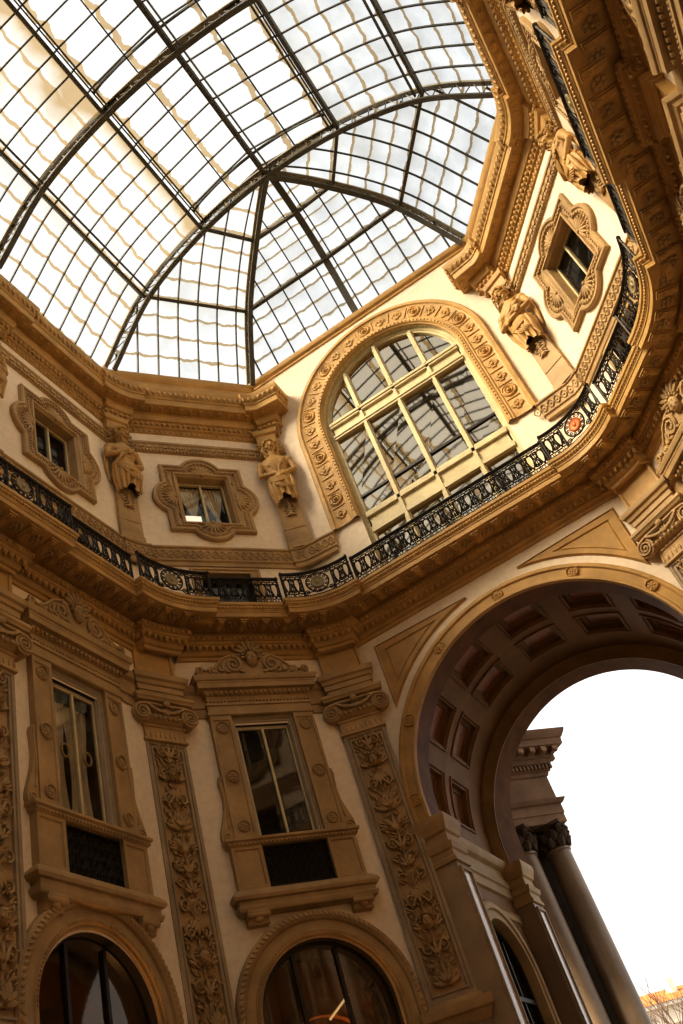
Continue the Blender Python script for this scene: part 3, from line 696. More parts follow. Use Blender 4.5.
def make_low_window(curtains):
    root = empty('window_low', Matrix())
    root.name = 'window_1'
    mb = MB(); ro = lambda w, a, b, z: [(-w, a, z), (w, a, z), (w, b, z), (-w, b, z)]
    mb.loft([ro(.76, 9.62, 12.62, -.02), ro(.76, 9.62, 12.62, .05), ro(.72, 9.64, 12.56, .06), ro(.70, 9.66, 12.52, .02), ro(.66, 9.66, 12.48, .02), ro(.63, 9.67, 12.44, -.04), ro(.62, 9.67, 12.43, -.13)], True)
    mb.build('window_frame', 'greysash', root, smooth=20)
    mb = MB(); mb.loft([ro(.62, 9.67, 12.43, -.13), ro(.62, 9.67, 12.43, -.08), ro(.585, 9.71, 12.34, -.08), ro(.585, 9.71, 12.34, -.13)], True)
    mb.bx(-.028, .028, 9.7, 12.36, -.13, -.06); mb.build('casement', 'sash', root, smooth=0)
    mb = MB(); mb.poly(rect(-.585, .585, 9.7, 12.36), [], -.11); mb.build('pane', 'clearglass' if curtains else 'darkglass', root, smooth=0)
    if curtains:
        for s in (-1, 1):
            mb = MB(); n = 24; rows = []
            for j in range(9):
                y = 12.25 - 2.5 * j / 8; wv = .28 + .06 * math.cos(j * .7)
                rows.append([(s * (.30 + (i / n - .5) * 2 * wv * .95), y, -.34 + .035 * math.sin(i * 1.9 + j * .1)) for i in range(n + 1)])
            mb.loft(rows, False); mb.build('curtain', 'curtain', root)
            mb = MB(); mb.tube([(s * .30 + .10 * math.cos(2 * PI * i / 18), 11.06 + .13 * math.sin(2 * PI * i / 18), -.09) for i in range(18)], .025, 6, closed=True); mb.build('ring', 'leather', root)
    return root
def make_grille():
    mb = MB(); w, y0, y1 = .73, 8.64, 9.51
    for y in (y0 + .03, y1 - .03): mb.bx(-w, w, y - .02, y + .02, .0, .04)
    for s in (-1, 1): mb.bx(s * w - .02, s * w + .02, y0, y1, 0, .04)
    nx = 9
    for i in range(nx):
        cx = -w + (i + .5) * 2 * w / nx
        mb.bx(cx - w / nx - .006, cx - w / nx + .006, y0, y1, .01, .03)
        for q, (cy, up) in enumerate(((y0 + .22, 1), (y0 + .44, -1), (y0 + .66, 1))):
            mb.tube(spiral(cx, cy, .02, .085, .012, 1.6, up * PI / 2, 1 if (i + q) % 2 else -1, 16), .014, 4)
        for y in (y0 + .1, y0 + .33, y0 + .55, y0 + .78): mb.ell((cx, y, .02), (.05, .022, .02), .7, 5, 4)
    return mb
def bay_name(k, s):
    return {1: 'on the left wall', 2: 'on the left diagonal wall', 4: 'on the right diagonal wall', 5: 'on the right wall'}[k] + (' nearer the viewer' if (k == 1 and s < 10) or (k == 5 and s > 5) else '')
SHOW = BAYS
aed = make_aedicule(); lwc = make_low_window(True); lwd = make_low_window(False); grm = make_grille()
gr0 = None; used = {}
wn = [1]
def place(src, M, key):
    if key not in used: used[key] = src; src.matrix_basis = M; return src
    return copy_tree(src, M)
for k, s in SHOW:
    M = WM(k, s + LOW[k], 0, 0); nm = bay_name(k, s)
    if k in (1, 5): M = M @ Matrix.Translation((0, 12.52 - 12.6 * 1.038, 0)) @ Matrix.Diagonal((1, 1.038, 1, 1))
    tag(place(aed, M, 'aed'), 'carved stone surround with mask crest of the lower window ' + nm, 'window surround', 'surrounds of the lower windows')
    t = place(lwc, M, 'lwc') if k in (1, 5) else place(lwd, M, 'lwd')
    t.name = 'window_%d' % wn[0]; wn[0] += 1; tag(t, 'tall lower window with two leaves ' + nm, 'window', None, 'structure')
    MG = M @ Matrix.Translation((0, 0, .03))
    if gr0 is None:
        gr0 = g = grm.build('iron_grille', 'iron', M=MG); q = MB(); q.bx(-.73, .73, 8.64, 9.51, -.028, -.02); q.build('shade_backing', 'dark', g, smooth=0)  # dark sheet added behind the grille, standing in for a shaded recess
    else: g = copy_tree(gr0, MG)
    tag(g, 'black scrollwork iron grille below the lower window ' + nm, 'grille', 'grilles below the lower windows')

# ------------------------------------------------------------------ shop arches at the foot
def make_shop_arch():
    root = empty('shop_arch_surround', Matrix())
    mb = MB(); arch_sweep(mb, 0, ZA, [(1.86, -.01), (1.86, .10), (1.83, .15), (1.74, .17), (1.68, .13), (1.66, .08), (1.50, .08), (1.48, .11), (1.42, .11), (1.40, .05), (1.36, .05), (1.35, -.3)], .02, 48)
    n = 52
    for i in range(n):
        a = PI * (i + .5) / n; x, y = 1.77 * math.cos(a), ZA + 1.77 * math.sin(a); mb.ell((x, y, .15), (.075, .038, .04), a + .7, 6, 4)
    for i in range(64):
        a = PI * (i + .5) / 64; mb.ell((1.45 * math.cos(a), ZA + 1.45 * math.sin(a), .115), (.024, .024, .022), 0, 5, 4)
    for s in (-1, 1):
        for i in range(14): mb.ell((s * 1.77, ZA - .1 - .12 * i, .15), (.075, .038, .04), s * .7, 6, 4)
    mb.build('archivolt', 'stone', root, smooth=25)
    return root
def make_shop_window():
    root = empty('window_90', Matrix())
    mb = MB(); arch_sweep(mb, 0, ZA, [(1.36, -.30), (1.36, -.18), (1.27, -.18), (1.25, -.3)], .02, 40)
    for x in (-.45, .45): mb.bx(x - .035, x + .035, 0, ZA + 1.2, -.3, -.2)
    mb.bx(-1.3, 1.3, 4.0, 4.12, -.3, -.2); mb.build('window_frame', 'wood', root, smooth=30)
    mb = MB(); mb.poly(arch_outline(0, ZA, 1.30, .02), [], -.26); mb.build('pane', 'darkglass', root, smooth=0)
    mb = MB(); arch_sweep(mb, 0, ZA - .9, [(1.35, -.75), (1.35, -.6), (1.05, -.6), (1.05, -.75)], .02, 32); mb.bx(-1.3, 1.3, 0, ZA + 1.3, -1.08, -1.04)
    for x in (-.8, -.2, .35, .9): mb.bx(x - .02, x + .02, 0, ZA + 1.3, -1.04, -.98)
    mb.build('shop_interior', 'shop', root, smooth=30)
    return root
sa, sw = make_shop_arch(), make_shop_window()
for k, s in SHOW:
    M = WM(k, s + ARC[k], .04 if k in (1, 5) else 0, 0); nm = bay_name(k, s)
    tag(place(sa, M, 'sa'), 'moulded stone arch round the shop window ' + nm, 'arch', 'arches round the shop windows')
    t = place(sw, M, 'sw'); t.name = 'window_%d' % wn[0]; wn[0] += 1; tag(t, 'dark arched shop window ' + nm, 'window', None, 'structure')
    lp = bpy.data.lights.new('shop_glow', 'POINT'); lp.energy = 230; lp.color = (1, .55, .2); lp.shadow_soft_size = .2
    lo = bpy.data.objects.new('shop_glow', lp); COL.objects.link(lo); lo.location = M @ Vector((.5, 4.4, -.62))
    if k == 2:
        mb = MB(); mb.tube([(.12, 6.25, -.5), (.62, 6.62, -.5)], .022, 6); tag(mb.build('tube_lamp', 'tube', M=M), 'slim tube lamp inside the shop window of the left diagonal wall', 'lamp')

# ================================================================== UPPER STOREY WINDOWS
def quatre(t, n=10):
    hw, hh, R, off = 1.21, 1.29, .675, .345
    P = []; r = R - t
    def side(L):      # half length of the side; returns offsets along and outwards, from - to +
        d = off - t; c = math.sqrt(max(r * r - d * d, 1e-6)); a0 = math.atan2(d, c)
        pts = [(-(L - t), 0)]
        for i in range(n + 1):
            a = PI - a0 - (PI - 2 * a0) * i / n
            pts.append((r * math.cos(a), r * math.sin(a) - d))
        return pts
    for L, H, rot in ((hw, hh, 0), (hh, hw, 1), (hw, hh, 2), (hh, hw, 3)):
        for x, o in side(L):
            y = (H - t) + o
            if rot == 0: P.append((x, y))
            elif rot == 1: P.append((y, -x))
            elif rot == 2: P.append((-x, -y))
            else: P.append((-y, x))
    return P
def make_quatrefoil():
    root = empty('lobed_window_surround', Matrix())
    lv = [(0, -.02), (0, .10), (.03, .13), (.09, .13), (.11, .09), (.14, .08), (.17, .11), (.22, .11), (.25, .06), (.30, .05)]
    rings = [[(x, y, h) for x, y in quatre(t)] for t, h in lv]
    def to_rect(q, w, h):
        out = []; m = len(q) // 4
        for s in range(4):
            for i in range(m):
                f = -1 + 2 * i / m
                out.append(((f * w, h), (w, -f * h), (-f * w, -h), (-w, f * h))[s])
        return out
    q = quatre(.3)
    for w, h, z in ((.86, 1.02, .05), (.84, 1.0, .10), (.79, .95, .10), (.76, .92, .05), (.72, .89, .02), (.68, .86, -.32)): rings.append([(x, y, z) for x, y in to_rect(q, w, h)])
    mb = MB(); mb.loft(rings, True); fr = mb.build('surround', 'stone', root, smooth=25)
    mb = MB(); qd = quatre(.195, 10); nq = len(qd)
    for i in range(nq):      # dentil beading
        p, r_ = Vector(qd[i]), Vector(qd[(i + 1) % nq]); L = (r_ - p).length; m = max(1, int(L / .1))
        for j in range(m):
            c = p.lerp(r_, (j + .5) / m); mb.box((c.x, c.y, .115), (.05, .05, .04))
    mb.build('beading', 'stone', fr)
    for cx, cy, rot in ((0, 1.29 - .28, 0), (1.21 - .28, 0, -PI / 2), (0, -1.29 + .28, PI), (-1.21 + .28, 0, PI / 2)):
        mb = MB(); M = Matrix.Translation((cx, cy, .05)) @ Matrix.Rotation(rot, 4, 'Z')
        for i in range(9):
            a = PI * (.06 + .88 * i / 8); mb.ell((.2 * math.cos(a), -.06 + .2 * math.sin(a), .02), (.21, .045, .05), a, 8, 5, M)
        mb.ell((0, -.06, .03), (.07, .06, .06), 0, 6, 5, M)
        mb.build('shell', 'stone', root)
    return root
def make_mezz_window(kind):
    root = empty('window_80', Matrix())
    mb = MB(); ro = lambda w, h, z: [(-w, -h, z), (w, -h, z), (w, h, z), (-w, h, z)]
    mb.loft([ro(.70, .88, -.30), ro(.70, .88, -.22), ro(.64, .82, -.22), ro(.64, .82, -.30)], True); mb.bx(-.03, .03, -.85, .85, -.3, -.2)
    mb.build('casement', 'sash', root, smooth=0)
    mb = MB(); mb.poly(rect(-.66, .66, -.84, .84), [], -.27); mb.build('pane', 'clearglass' if kind else 'darkglass', root, smooth=0)
    if kind == 1:
        for s in (-1, 1):
            mb = MB(); rows = []
            for j in range(10):
                t = j / 9; y = .82 - 1.15 * t; w = .32 * (1 - t) ** .8 + .045; c = s * .34 + (0.03 * t)
                rows.append([(c + w * (2 * i / 20 - 1), y, -.36 + .02 * math.sin(i * 2.2)) for i in range(21)])
            for y, w in ((-.36, .05), (-.42, .07), (-.55, .09)): rows.append([(s * .34 + .03 + w * (2 * i / 20 - 1), y, -.36 + .02 * math.sin(i * 2.2)) for i in range(21)])
            mb.loft(rows, False); mb.build('curtain', 'curtain', root)
        mb = MB(); mb.bx(-.58, -.12, -.66, -.30, -.345, -.335); mb.build('pane_light_patch', 'white', root, smooth=0)  # added glowing rectangle standing in for bright light in the lower left pane
    return root
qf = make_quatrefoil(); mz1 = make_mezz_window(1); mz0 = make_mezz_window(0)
for k, s in SHOW:
    M = WM(k, s + (.02 if k == 1 else -.02 if k == 2 else 0), 19.74, 0); nm = bay_name(k, s)
    tag(place(qf, M, 'qf'), 'lobed stone surround with shells of the small upper window ' + nm, 'window surround', 'lobed surrounds of the upper windows')
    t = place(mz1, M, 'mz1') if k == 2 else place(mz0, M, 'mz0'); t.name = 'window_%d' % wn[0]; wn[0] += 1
    tag(t, 'small upper window ' + ('with tied white curtains ' if k == 2 else '') + nm, 'window', None, 'structure')
def make_balcony_door():
    root = empty('door_9', Matrix())
    mb = MB(); ro = lambda w, y, z: [(-w, 15.2, z), (w, 15.2, z), (w, y, z), (-w, y, z)]
    mb.loft([ro(.95, 17.16, -.01), ro(.95, 17.16, .06), ro(.88, 17.1, .06), ro(.86, 17.08, .03), ro(.70, 17.0, .03), ro(.68, 16.98, -.3)], True); mb.build('door_frame', 'stone', root, smooth=20)
    mb = MB(); mb.loft([ro(.68, 16.98, -.3), ro(.68, 16.98, -.24), ro(.58, 16.88, -.24), ro(.58, 16.88, -.3)], True); mb.bx(-.04, .04, 15.2, 16.95, -.3, -.22); mb.bx(-.6, .6, 15.7, 15.8, -.3, -.24); mb.build('door_leaf', 'wood', root, smooth=0)
    mb = MB(); mb.poly(rect(-.62, .62, 15.2, 16.9), [], -.27); mb.build('pane', 'darkglass', root, smooth=0)
    return root
bd = make_balcony_door()
for n, (k, s) in enumerate(SHOW):
    t = place(bd, WM(k, s), 'bd'); t.name = 'door_%d' % (n + 1); tag(t, 'low balcony door behind the railing ' + bay_name(k, s), 'door', None, 'structure')

# ================================================================== GREAT ARCHED WINDOW OF THE END WALL
up = empty('arch_surround', WM(3, WX), 'golden archivolt with medallions round the large arched window above the balcony', 'archivolt')
mb = MB(); arch_sweep(mb, 0, WZ, [(3.24, -.01), (3.24, .09), (3.20, .13), (3.10, .13), (3.07, .09), (3.02, .07), (2.60, .07), (2.57, .10), (2.52, .10), (2.49, .13), (2.40, .13), (2.37, .08), (2.34, .06), (2.34, -.1)], 17.85, 64)
def on_arch(t, R):      # t = length along the centre line of the band, measured from the crown
    q = PI / 2 * R
    if abs(t) <= q:
        a = PI / 2 - t / R; return (R * math.cos(a), WZ + R * math.sin(a), a - PI / 2)
    d = abs(t) - q; s = 1 if t > 0 else -1
    return (s * R, WZ - d, -s * PI / 2)
RB = 2.81; half = PI / 2 * RB + (WZ - 17.95); cell = half / 13.5
for i in range(-13, 14):
    t = i * cell; x, y, a = on_arch(t, RB); M = Matrix.Translation((x, y, .07)) @ Matrix.Rotation(a, 4, 'Z')
    if i % 3 == 0:
        r = MB(); r.disc((0, 0, 0), [(.22, 0), (.22, .03), (.19, .05), (.17, .03), (.13, .03), (.11, .06), (.09, .03), (.0, .03)], 18, M); r.ell((0, 0, .04), (.06, .06, .05), 0, 8, 6, M)
        o = r.build('medallion', 'gold', up)
    else:
        leaf_fan(mb2 := MB(), 0, -.19, .3, 1, .01, 3, .5, .03); leaf_fan(mb2, 0, .19, .3, -1, .01, 3, .5, .03); mb2.ell((0, 0, .02), (.06, .06, .04), 0, 6, 5); mb2.ell((-.13, 0, .01), (.04, .09, .03), 0, 6, 4); mb2.ell((.13, 0, .01), (.04, .09, .03), 0, 6, 4)
        mb.merge(mb2, M)
    x, y, a = on_arch(t + cell / 2, RB)
    if i < 13: mb.box((0, 0, .01), (.035, .40, .03), Matrix.Translation((x, y, .07)) @ Matrix.Rotation(a, 4, 'Z'))
n = 110
for i in range(n):
    x, y, a = on_arch((i + .5 - n / 2) * 2 * (PI / 2 * 2.44 + 3.4) / n, 2.44); mb.ell((x, y, .135), (.03, .03, .025), 0, 5, 4)
mb.build('archivolt', 'gold', up, smooth=25)
big = tag(empty('window_60', WM(3, WX)), 'large arched window with pale frame above the balcony of the end wall', 'window', None, 'structure')
mb = MB(); Z0, Z1 = -.32, -.14
arch_sweep(mb, 0, WZ, [(2.345, Z0), (2.345, Z1), (2.26, Z1), (2.24, Z1 - .03), (2.18, Z1 - .03), (2.16, Z0)], 15.2, 48)
MX = (-1.16, .02, 1.20)
for x in MX:
    yt = WZ + math.sqrt(2.2 ** 2 - x * x)
    mb.bx(x - .085, x + .085, 15.2, yt, Z0, Z1 - .01); mb.bx(x - .045, x + .045, 15.2, yt, Z0, Z1 + .05)
w_ = 2.22
for y0, y1, z in ((21.02, 21.20, Z1 + .04), (21.20, 21.52, Z1 - .03), (21.52, 21.72, Z1 + .05), (21.1, 21.14, Z1 + .07), (21.6, 21.66, Z1 + .08), (17.25, 17.42, Z1 + .03), (17.42, 17.80, Z1 - .03), (17.80, 17.92, Z1 + .05), (17.92, 18.0, Z1 + .02)): mb.bx(-w_, w_, y0, y1, Z0, z)
mb.build('window_frame', 'sash', big, smooth=25)
mb = MB()
for a, b in zip((-2.18, MX[0] + .08, MX[1] + .08, MX[2] + .08), (MX[0] - .08, MX[1] - .08, MX[2] - .08, 2.18)): mb.bx(a, b, 18.62, 18.70, -.26, -.2)
mb.build('iron_bar', 'wood', big, smooth=0)
xs = [-2.2] + list(MX) + [2.2]
for i in range(4):
    a, b = xs[i], xs[i + 1]
    for y0, y1, tilt in ((15.2, 17.3, .01), (17.9, 18.66, .018), (18.66, 21.05, -.012)):
        mb = MB(); mb.add([(a, y0, -.24), (b, y0, -.24 + tilt * (i - 1.5)), (b, y1, -.24), (a, y1, -.24 - tilt)], [(0, 1, 2, 3)]); mb.build('pane', 'bigglass', big, smooth=0)
    top = [(b + (a - b) * j / 8, WZ + math.sqrt(max(0, 2.2 ** 2 - min(2.2, abs(b + (a - b) * j / 8)) ** 2))) for j in range(9)]
    mb = MB(); mb.poly([(a, 21.65), (b, 21.65)] + top, [], -.24); mb.build('pane', 'bigglass', big, smooth=0)

# ================================================================== STATUES
def limb(mb, pts, r, n=10): mb.tube(pts, r, n)
def hand(mb, p, d, up, s=1.0):
    p = Vector(p); d = Vector(d).normalized(); u = Vector(up).normalized(); sd = d.cross(u).normalized()
    mb.ell(tuple(p + d * .07), (.07 * s, .075 * s, .055 * s), 0, 8, 6)
    for k in range(4):
        b = p + d * .1 + sd * (.045 * (k - 1.5)) * s; L = (.13, .155, .15, .115)[k] * s
        mb.tube([tuple(b), tuple(b + d * L * .55 + u * .012), tuple(b + d * L - u * .03)], [.026 * s, .024 * s, .017 * s], 6)
    b = p + d * .03 + sd * .07 * s
    mb.tube([tuple(b), tuple(b + sd * .05 + d * .05), tuple(b + sd * .055 + d * .11)], [.028 * s, .026 * s, .018 * s], 6)
def voxel(mb, name, mat, parent, size=.024, it=4):
    o = mb.build(name + '_raw', mat, recalc=True)
    m = o.modifiers.new('r', 'REMESH'); m.mode = 'VOXEL'; m.voxel_size = size; m.use_smooth_shade = True
    s = o.modifiers.new('s', 'SMOOTH'); s.factor = .5; s.iterations = it
    dg = bpy.context.evaluated_depsgraph_get(); dg.update()
    me = bpy.data.meshes.new_from_object(o.evaluated_get(dg)); me.name = name
    old = o.data; bpy.data.objects.remove(o); bpy.data.meshes.remove(old)
    me.materials.clear(); me.materials.append(M_[mat])
    me.transform(Matrix.Translation((0, 0, -.10)))
    me.polygons.foreach_set('use_smooth', [True] * len(me.polygons))
    q = bpy.data.objects.new(name, me); COL.objects.link(q); q.parent = parent
    return q
def make_statue(male, pose, turn, seed):
    R = random.Random(seed); root = empty('herm_statue', Matrix()); mb = MB()
    # trunk, shoulders and neck as one loft (y, half width, half depth, z of the centre)
    sec = [(19.9, .33, .22, .22), (20.2, .34, .23, .22), (20.45, .30, .20, .22), (20.62, .28, .19, .22), (20.85, .35, .23, .22), (21.02, .40, .23, .22), (21.16, .40, .19, .22), (21.25, .26, .15, .23), (21.32, .13, .12, .24), (21.5, .12, .12, .27)]
    mb.loft([[(rx * math.cos(2 * PI * k / 24), y, cz + rz * math.sin(2 * PI * k / 24)) for k in range(24)] for y, rx, rz, cz in sec], True, True, True)
    for s in (-1, 1): mb.ell((s * .41, 21.06, .2), (.14, .155, .14), 0, 12, 8)
    if not male:
        for s in (-1, 1): mb.ell((s * .15, 20.90, .37), (.125, .12, .085), 0, 12, 8)
    else:
        for s in (-1, 1): mb.ell((s * .17, 20.96, .36), (.17, .12, .08), 0, 12, 8)
        for y in (20.70, 20.56):
            for s in (-1, 1): mb.ell((s * .075, y, .375), (.07, .062, .05), 0, 8, 6)
    # head with its face
    HM = Matrix.Translation((0, 21.70, .28)) @ Matrix.Rotation(turn, 4, 'Y') @ Matrix.Rotation(.26, 4, 'X')
    hb = MB()
    hb.ell((0, 0, 0), (.175, .235, .20), 0, 16, 12); hb.ell((0, -.12, .06), (.125, .125, .12), 0, 12, 8)
    hb.tube([(0, .06, .19), (0, -.03, .235), (0, -.058, .245)], [.026, .034, .044], 8)                # nose
    for s in (-1, 1):
        hb.tube([(s * .02, .075, .20), (s * .08, .085, .185), (s * .13, .06, .14)], [.022, .026, .018], 6)   # brow
        hb.ell((s * .07, .025, .182), (.036, .022, .02), 0, 8, 6); hb.ell((s * .09, -.05, .145), (.055, .05, .05), 0, 8, 6)
        hb.ell((s * .178, 0, .0), (.025, .06, .04), 0, 8, 6)
    hb.ell((0, -.105, .195), (.062, .017, .03), 0, 8, 5); hb.ell((0, -.138, .19), (.05, .019, .03), 0, 8, 5)
    mb.merge(hb, HM)
    # arms, tapering from shoulder to wrist, and hands
    def arm(s, el, wr, r0=.11):
        sh = Vector((s * .42, 21.06, .2)); el, wr = Vector(el), Vector(wr)
        mb.tube([sh, sh.lerp(el, .5) + Vector((s * .02, 0, 0)), el, el.lerp(wr, .4), wr], [r0, r0 * .9, r0 * .78, r0 * .76, r0 * .5], 12)
        return wr
    if pose == 'low':
        w = arm(-1, (-.50, 20.60, .26), (-.02, 20.44, .46)); hand(mb, w, (1, -.2, .12), (0, .2, 1))
        w = arm(1, (.50, 20.62, .26), (.12, 20.34, .47)); hand(mb, w, (-1, -.15, .1), (0, .2, 1))
    elif pose == 'chest':
        w = arm(-1, (-.52, 20.66, .28), (-.04, 20.86, .47)); hand(mb, w, (1, .35, .05), (0, .1, 1))
        w = arm(1, (.54, 20.64, .22), (.20, 20.34, .44)); hand(mb, w, (-1, .0, .1), (0, .2, 1))
    else:
        w = arm(-1, (-.53, 20.66, .28), (.10, 20.66, .50)); hand(mb, w, (1, .25, -.15), (0, .1, 1))
        w = arm(1, (.53, 20.64, .28), (-.08, 20.54, .47)); hand(mb, w, (-1, .2, -.15), (0, .1, 1))
    voxel(mb, 'figure', 'gold', root, .015, 3).data.transform(Matrix.Translation((0, 0, .10)))
    # hair and beard in locks
    h = MB()
    for i in range(30):
        a = -.25 * PI + 1.5 * PI * i / 29; b = R.uniform(-.05, .04)
        h.ell((.185 * math.cos(a), .06 + .20 * math.sin(a), -.03 + b), (.075, .05, .085), a + R.uniform(-.4, .4), 7, 5)
    for i in range(15):
        a = PI * i / 14; h.ell((.165 * math.cos(a), .12 + .115 * math.sin(a), .09 + R.uniform(-.02, .02)), (.055, .042, .06), a + R.uniform(-.6, .6), 7, 5)
    if male:
        for i in range(22): h.ell((R.uniform(-.12, .12), -.19 - R.uniform(0, .15), .11 + R.uniform(-.02, .06)), (.034, .075, .04), R.uniform(-.5, .5), 6, 5)
        for s in (-1, 1): h.tube([(0, -.085, .215), (s * .07, -.1, .2), (s * .12, -.16, .15)], [.024, .026, .014], 6)
    else:
        for s in (-1, 1):
            for q in range(3): h.tube([(s * (.16 + .02 * q), .04, -.02), (s * (.20 + .02 * q), -.12, -.02 + .03 * q), (s * (.19 - .03 * q), -.3, .04 + .03 * q), (s * (.17 - .02 * q), -.42, .08)], [.045, .05, .042, .02], 7)
    g = MB(); g.merge(h, HM); g.build('hair', 'gold', root)
    # skirt with running folds, its hem lifted in the middle, and a twisted roll at the hips
    d = MB(); rows = []; na = 72
    for j in range(15):
        t = j / 14; ring = []
        for k in range(na):
            a = 2 * PI * k / na; c = math.cos(a); front = max(0, math.sin(a))
            y = 20.40 - .98 * t + .24 * t * math.exp(-(c / .42) ** 2) * front
            fold = (.012 + .028 * t) * math.sin(13 * a + 2.2 * t * c + seed) + .014 * t * math.sin(23 * a + seed * 2)
            rx = .35 + .05 * math.sin(PI * min(1, t * 1.25)) - .07 * t * t + fold; rz = .23 + .07 * math.sin(PI * min(1, t * 1.2)) - .03 * t + fold
            ring.append((rx * c, y, .21 + rz * math.sin(a)))
        rows.append(ring)
    d.loft(rows, True)
    for q in range(4):
        o = .05 * q; d.tube([(-.36, 20.44 - o, .18), (-.27, 20.36 - o * 1.3, .38 + .01 * q), (0, 20.27 - o * 1.5, .47 + .015 * q), (.26, 20.28 - o * .7, .40), (.37, 20.36 - o * .3, .18)], [.035, .045, .05, .045, .035], 7)
    for q in range(5):
        d.tube([(-.30 + .05 * q, 20.22, .40), (-.16 + .07 * q, 19.98, .485), (.02 + .07 * q, 19.80, .47)], [.014, .03, .012], 6)
    d.tube([(.30, 20.3, .38), (.34, 20.0, .40), (.30, 19.7, .36), (.33, 19.45, .30)], [.05, .06, .055, .03], 8)
    if male:
        for q in range(5):
            o = .045 * q; d.tube([(.36 - o * .5, 21.24 - o * .3, .24), (.25 - o, 21.08 - o * .6, .40), (-.02 - o, 20.80 - o * .4, .45), (-.26, 20.55 - o * .5, .40), (-.36, 20.40 - o * .3, .26)], [.035, .036, .038, .034, .03], 6)
        for s in (-1, 1):
            for q in range(2): d.tube([(s * (.2 + .07 * q), 21.26, .22), (s * (.44 + .04 * q), 21.08, .22), (s * (.50 + .03 * q), 20.8, .14), (s * (.47 + .03 * q), 20.3, .08), (s * .42, 19.9, .05)], [.05, .06, .05, .045, .03], 7)
    else:
        for s in (-1, 1):
            for q in range(3): d.tube([(s * (.33 - .05 * q), 21.2, .24), (s * (.25 - .05 * q), 21.0, .41), (s * (.10 - .03 * q), 20.74, .44), (s * .03, 20.5, .42)], [.022, .024, .02, .012], 6)
    d.build('drapery', 'gold', root, smooth=60)
    p = MB(); rect_loft(p, [(17.84, .35, .10), (18.02, .35, .10), (18.05, .33, .08), (18.5, .33, .08), (18.52, .30, .06), (18.54, .33, .08), (19.7, .28, .14)], -.3); p.build('herm_pedestal', 'stone', root, smooth=25)
    g = MB()
    for k in range(6): g.ell((0, 19.44 - .085 * k, .15), (.06 + .03 * (k % 2), .06, .05), 0, 7, 5)
    for k in range(5):
        for s in (-1, 1): g.ell((s * .09, 19.42 - .1 * k, .13), (.09, .03, .03), -s * .8, 6, 4)
    for s in (-1, 1): g.ell((s * .16, 19.30, .13), (.05, .12, .04), 0, 6, 5)
    g.build('garland', 'stone', root)
    c = MB(); rect_loft(c, [(21.75, .28, .14), (21.98, .28, .14), (22.0, .34, .2), (22.08, .36, .22), (22.12, .30, .16), (22.42, .30, .16), (22.46, .36, .22), (22.6, .40, .25), (22.62, .3, .2)], -.3)
    for s in (-1, 1): c.tube([(s * .33 + q[0], 21.92 + q[1], .12) for q in [(x, y) for x, y, z in spiral(0, 0, 0, .09, .02, 1.4, PI / 2, s, 12)]], .025, 5)
    c.build('cushion_block', 'gold', root, smooth=25)
    return root
statues = [
    (make_statue(True, 'chest', .35, 3), FM(1, 0, .18) @ SH(-.10), 'bearded stone figure with hand on chest ' + corner_label(1)),
    (make_statue(False, 'low', .1, 5), FM(2, 0, .24), 'stone female figure with hands crossed low ' + corner_label(2)),
    (make_statue(True, 'folded', -.15, 8), FM(3, 0, .24), 'bearded stone figure with folded arms ' + corner_label(3)),
    (make_statue(True, 'chest', -.2, 11), FM(4, 0, .18) @ SH(.10), 'cloaked stone figure ' + corner_label(4))]
for t, M, lb in statues: t.matrix_basis = M; tag(t, lb, 'statue', 'herm statues under the cornice')
for src, M, lb in ((0, WM(1, 9.93, 0, .02), 'stone herm figure on the left wall at the picture edge'), (2, WM(5, Y1 - 9.93, 0, .02), 'stone herm figure on the right wall nearer the viewer')):
    copy_tree(statues[src][0], M, lb)

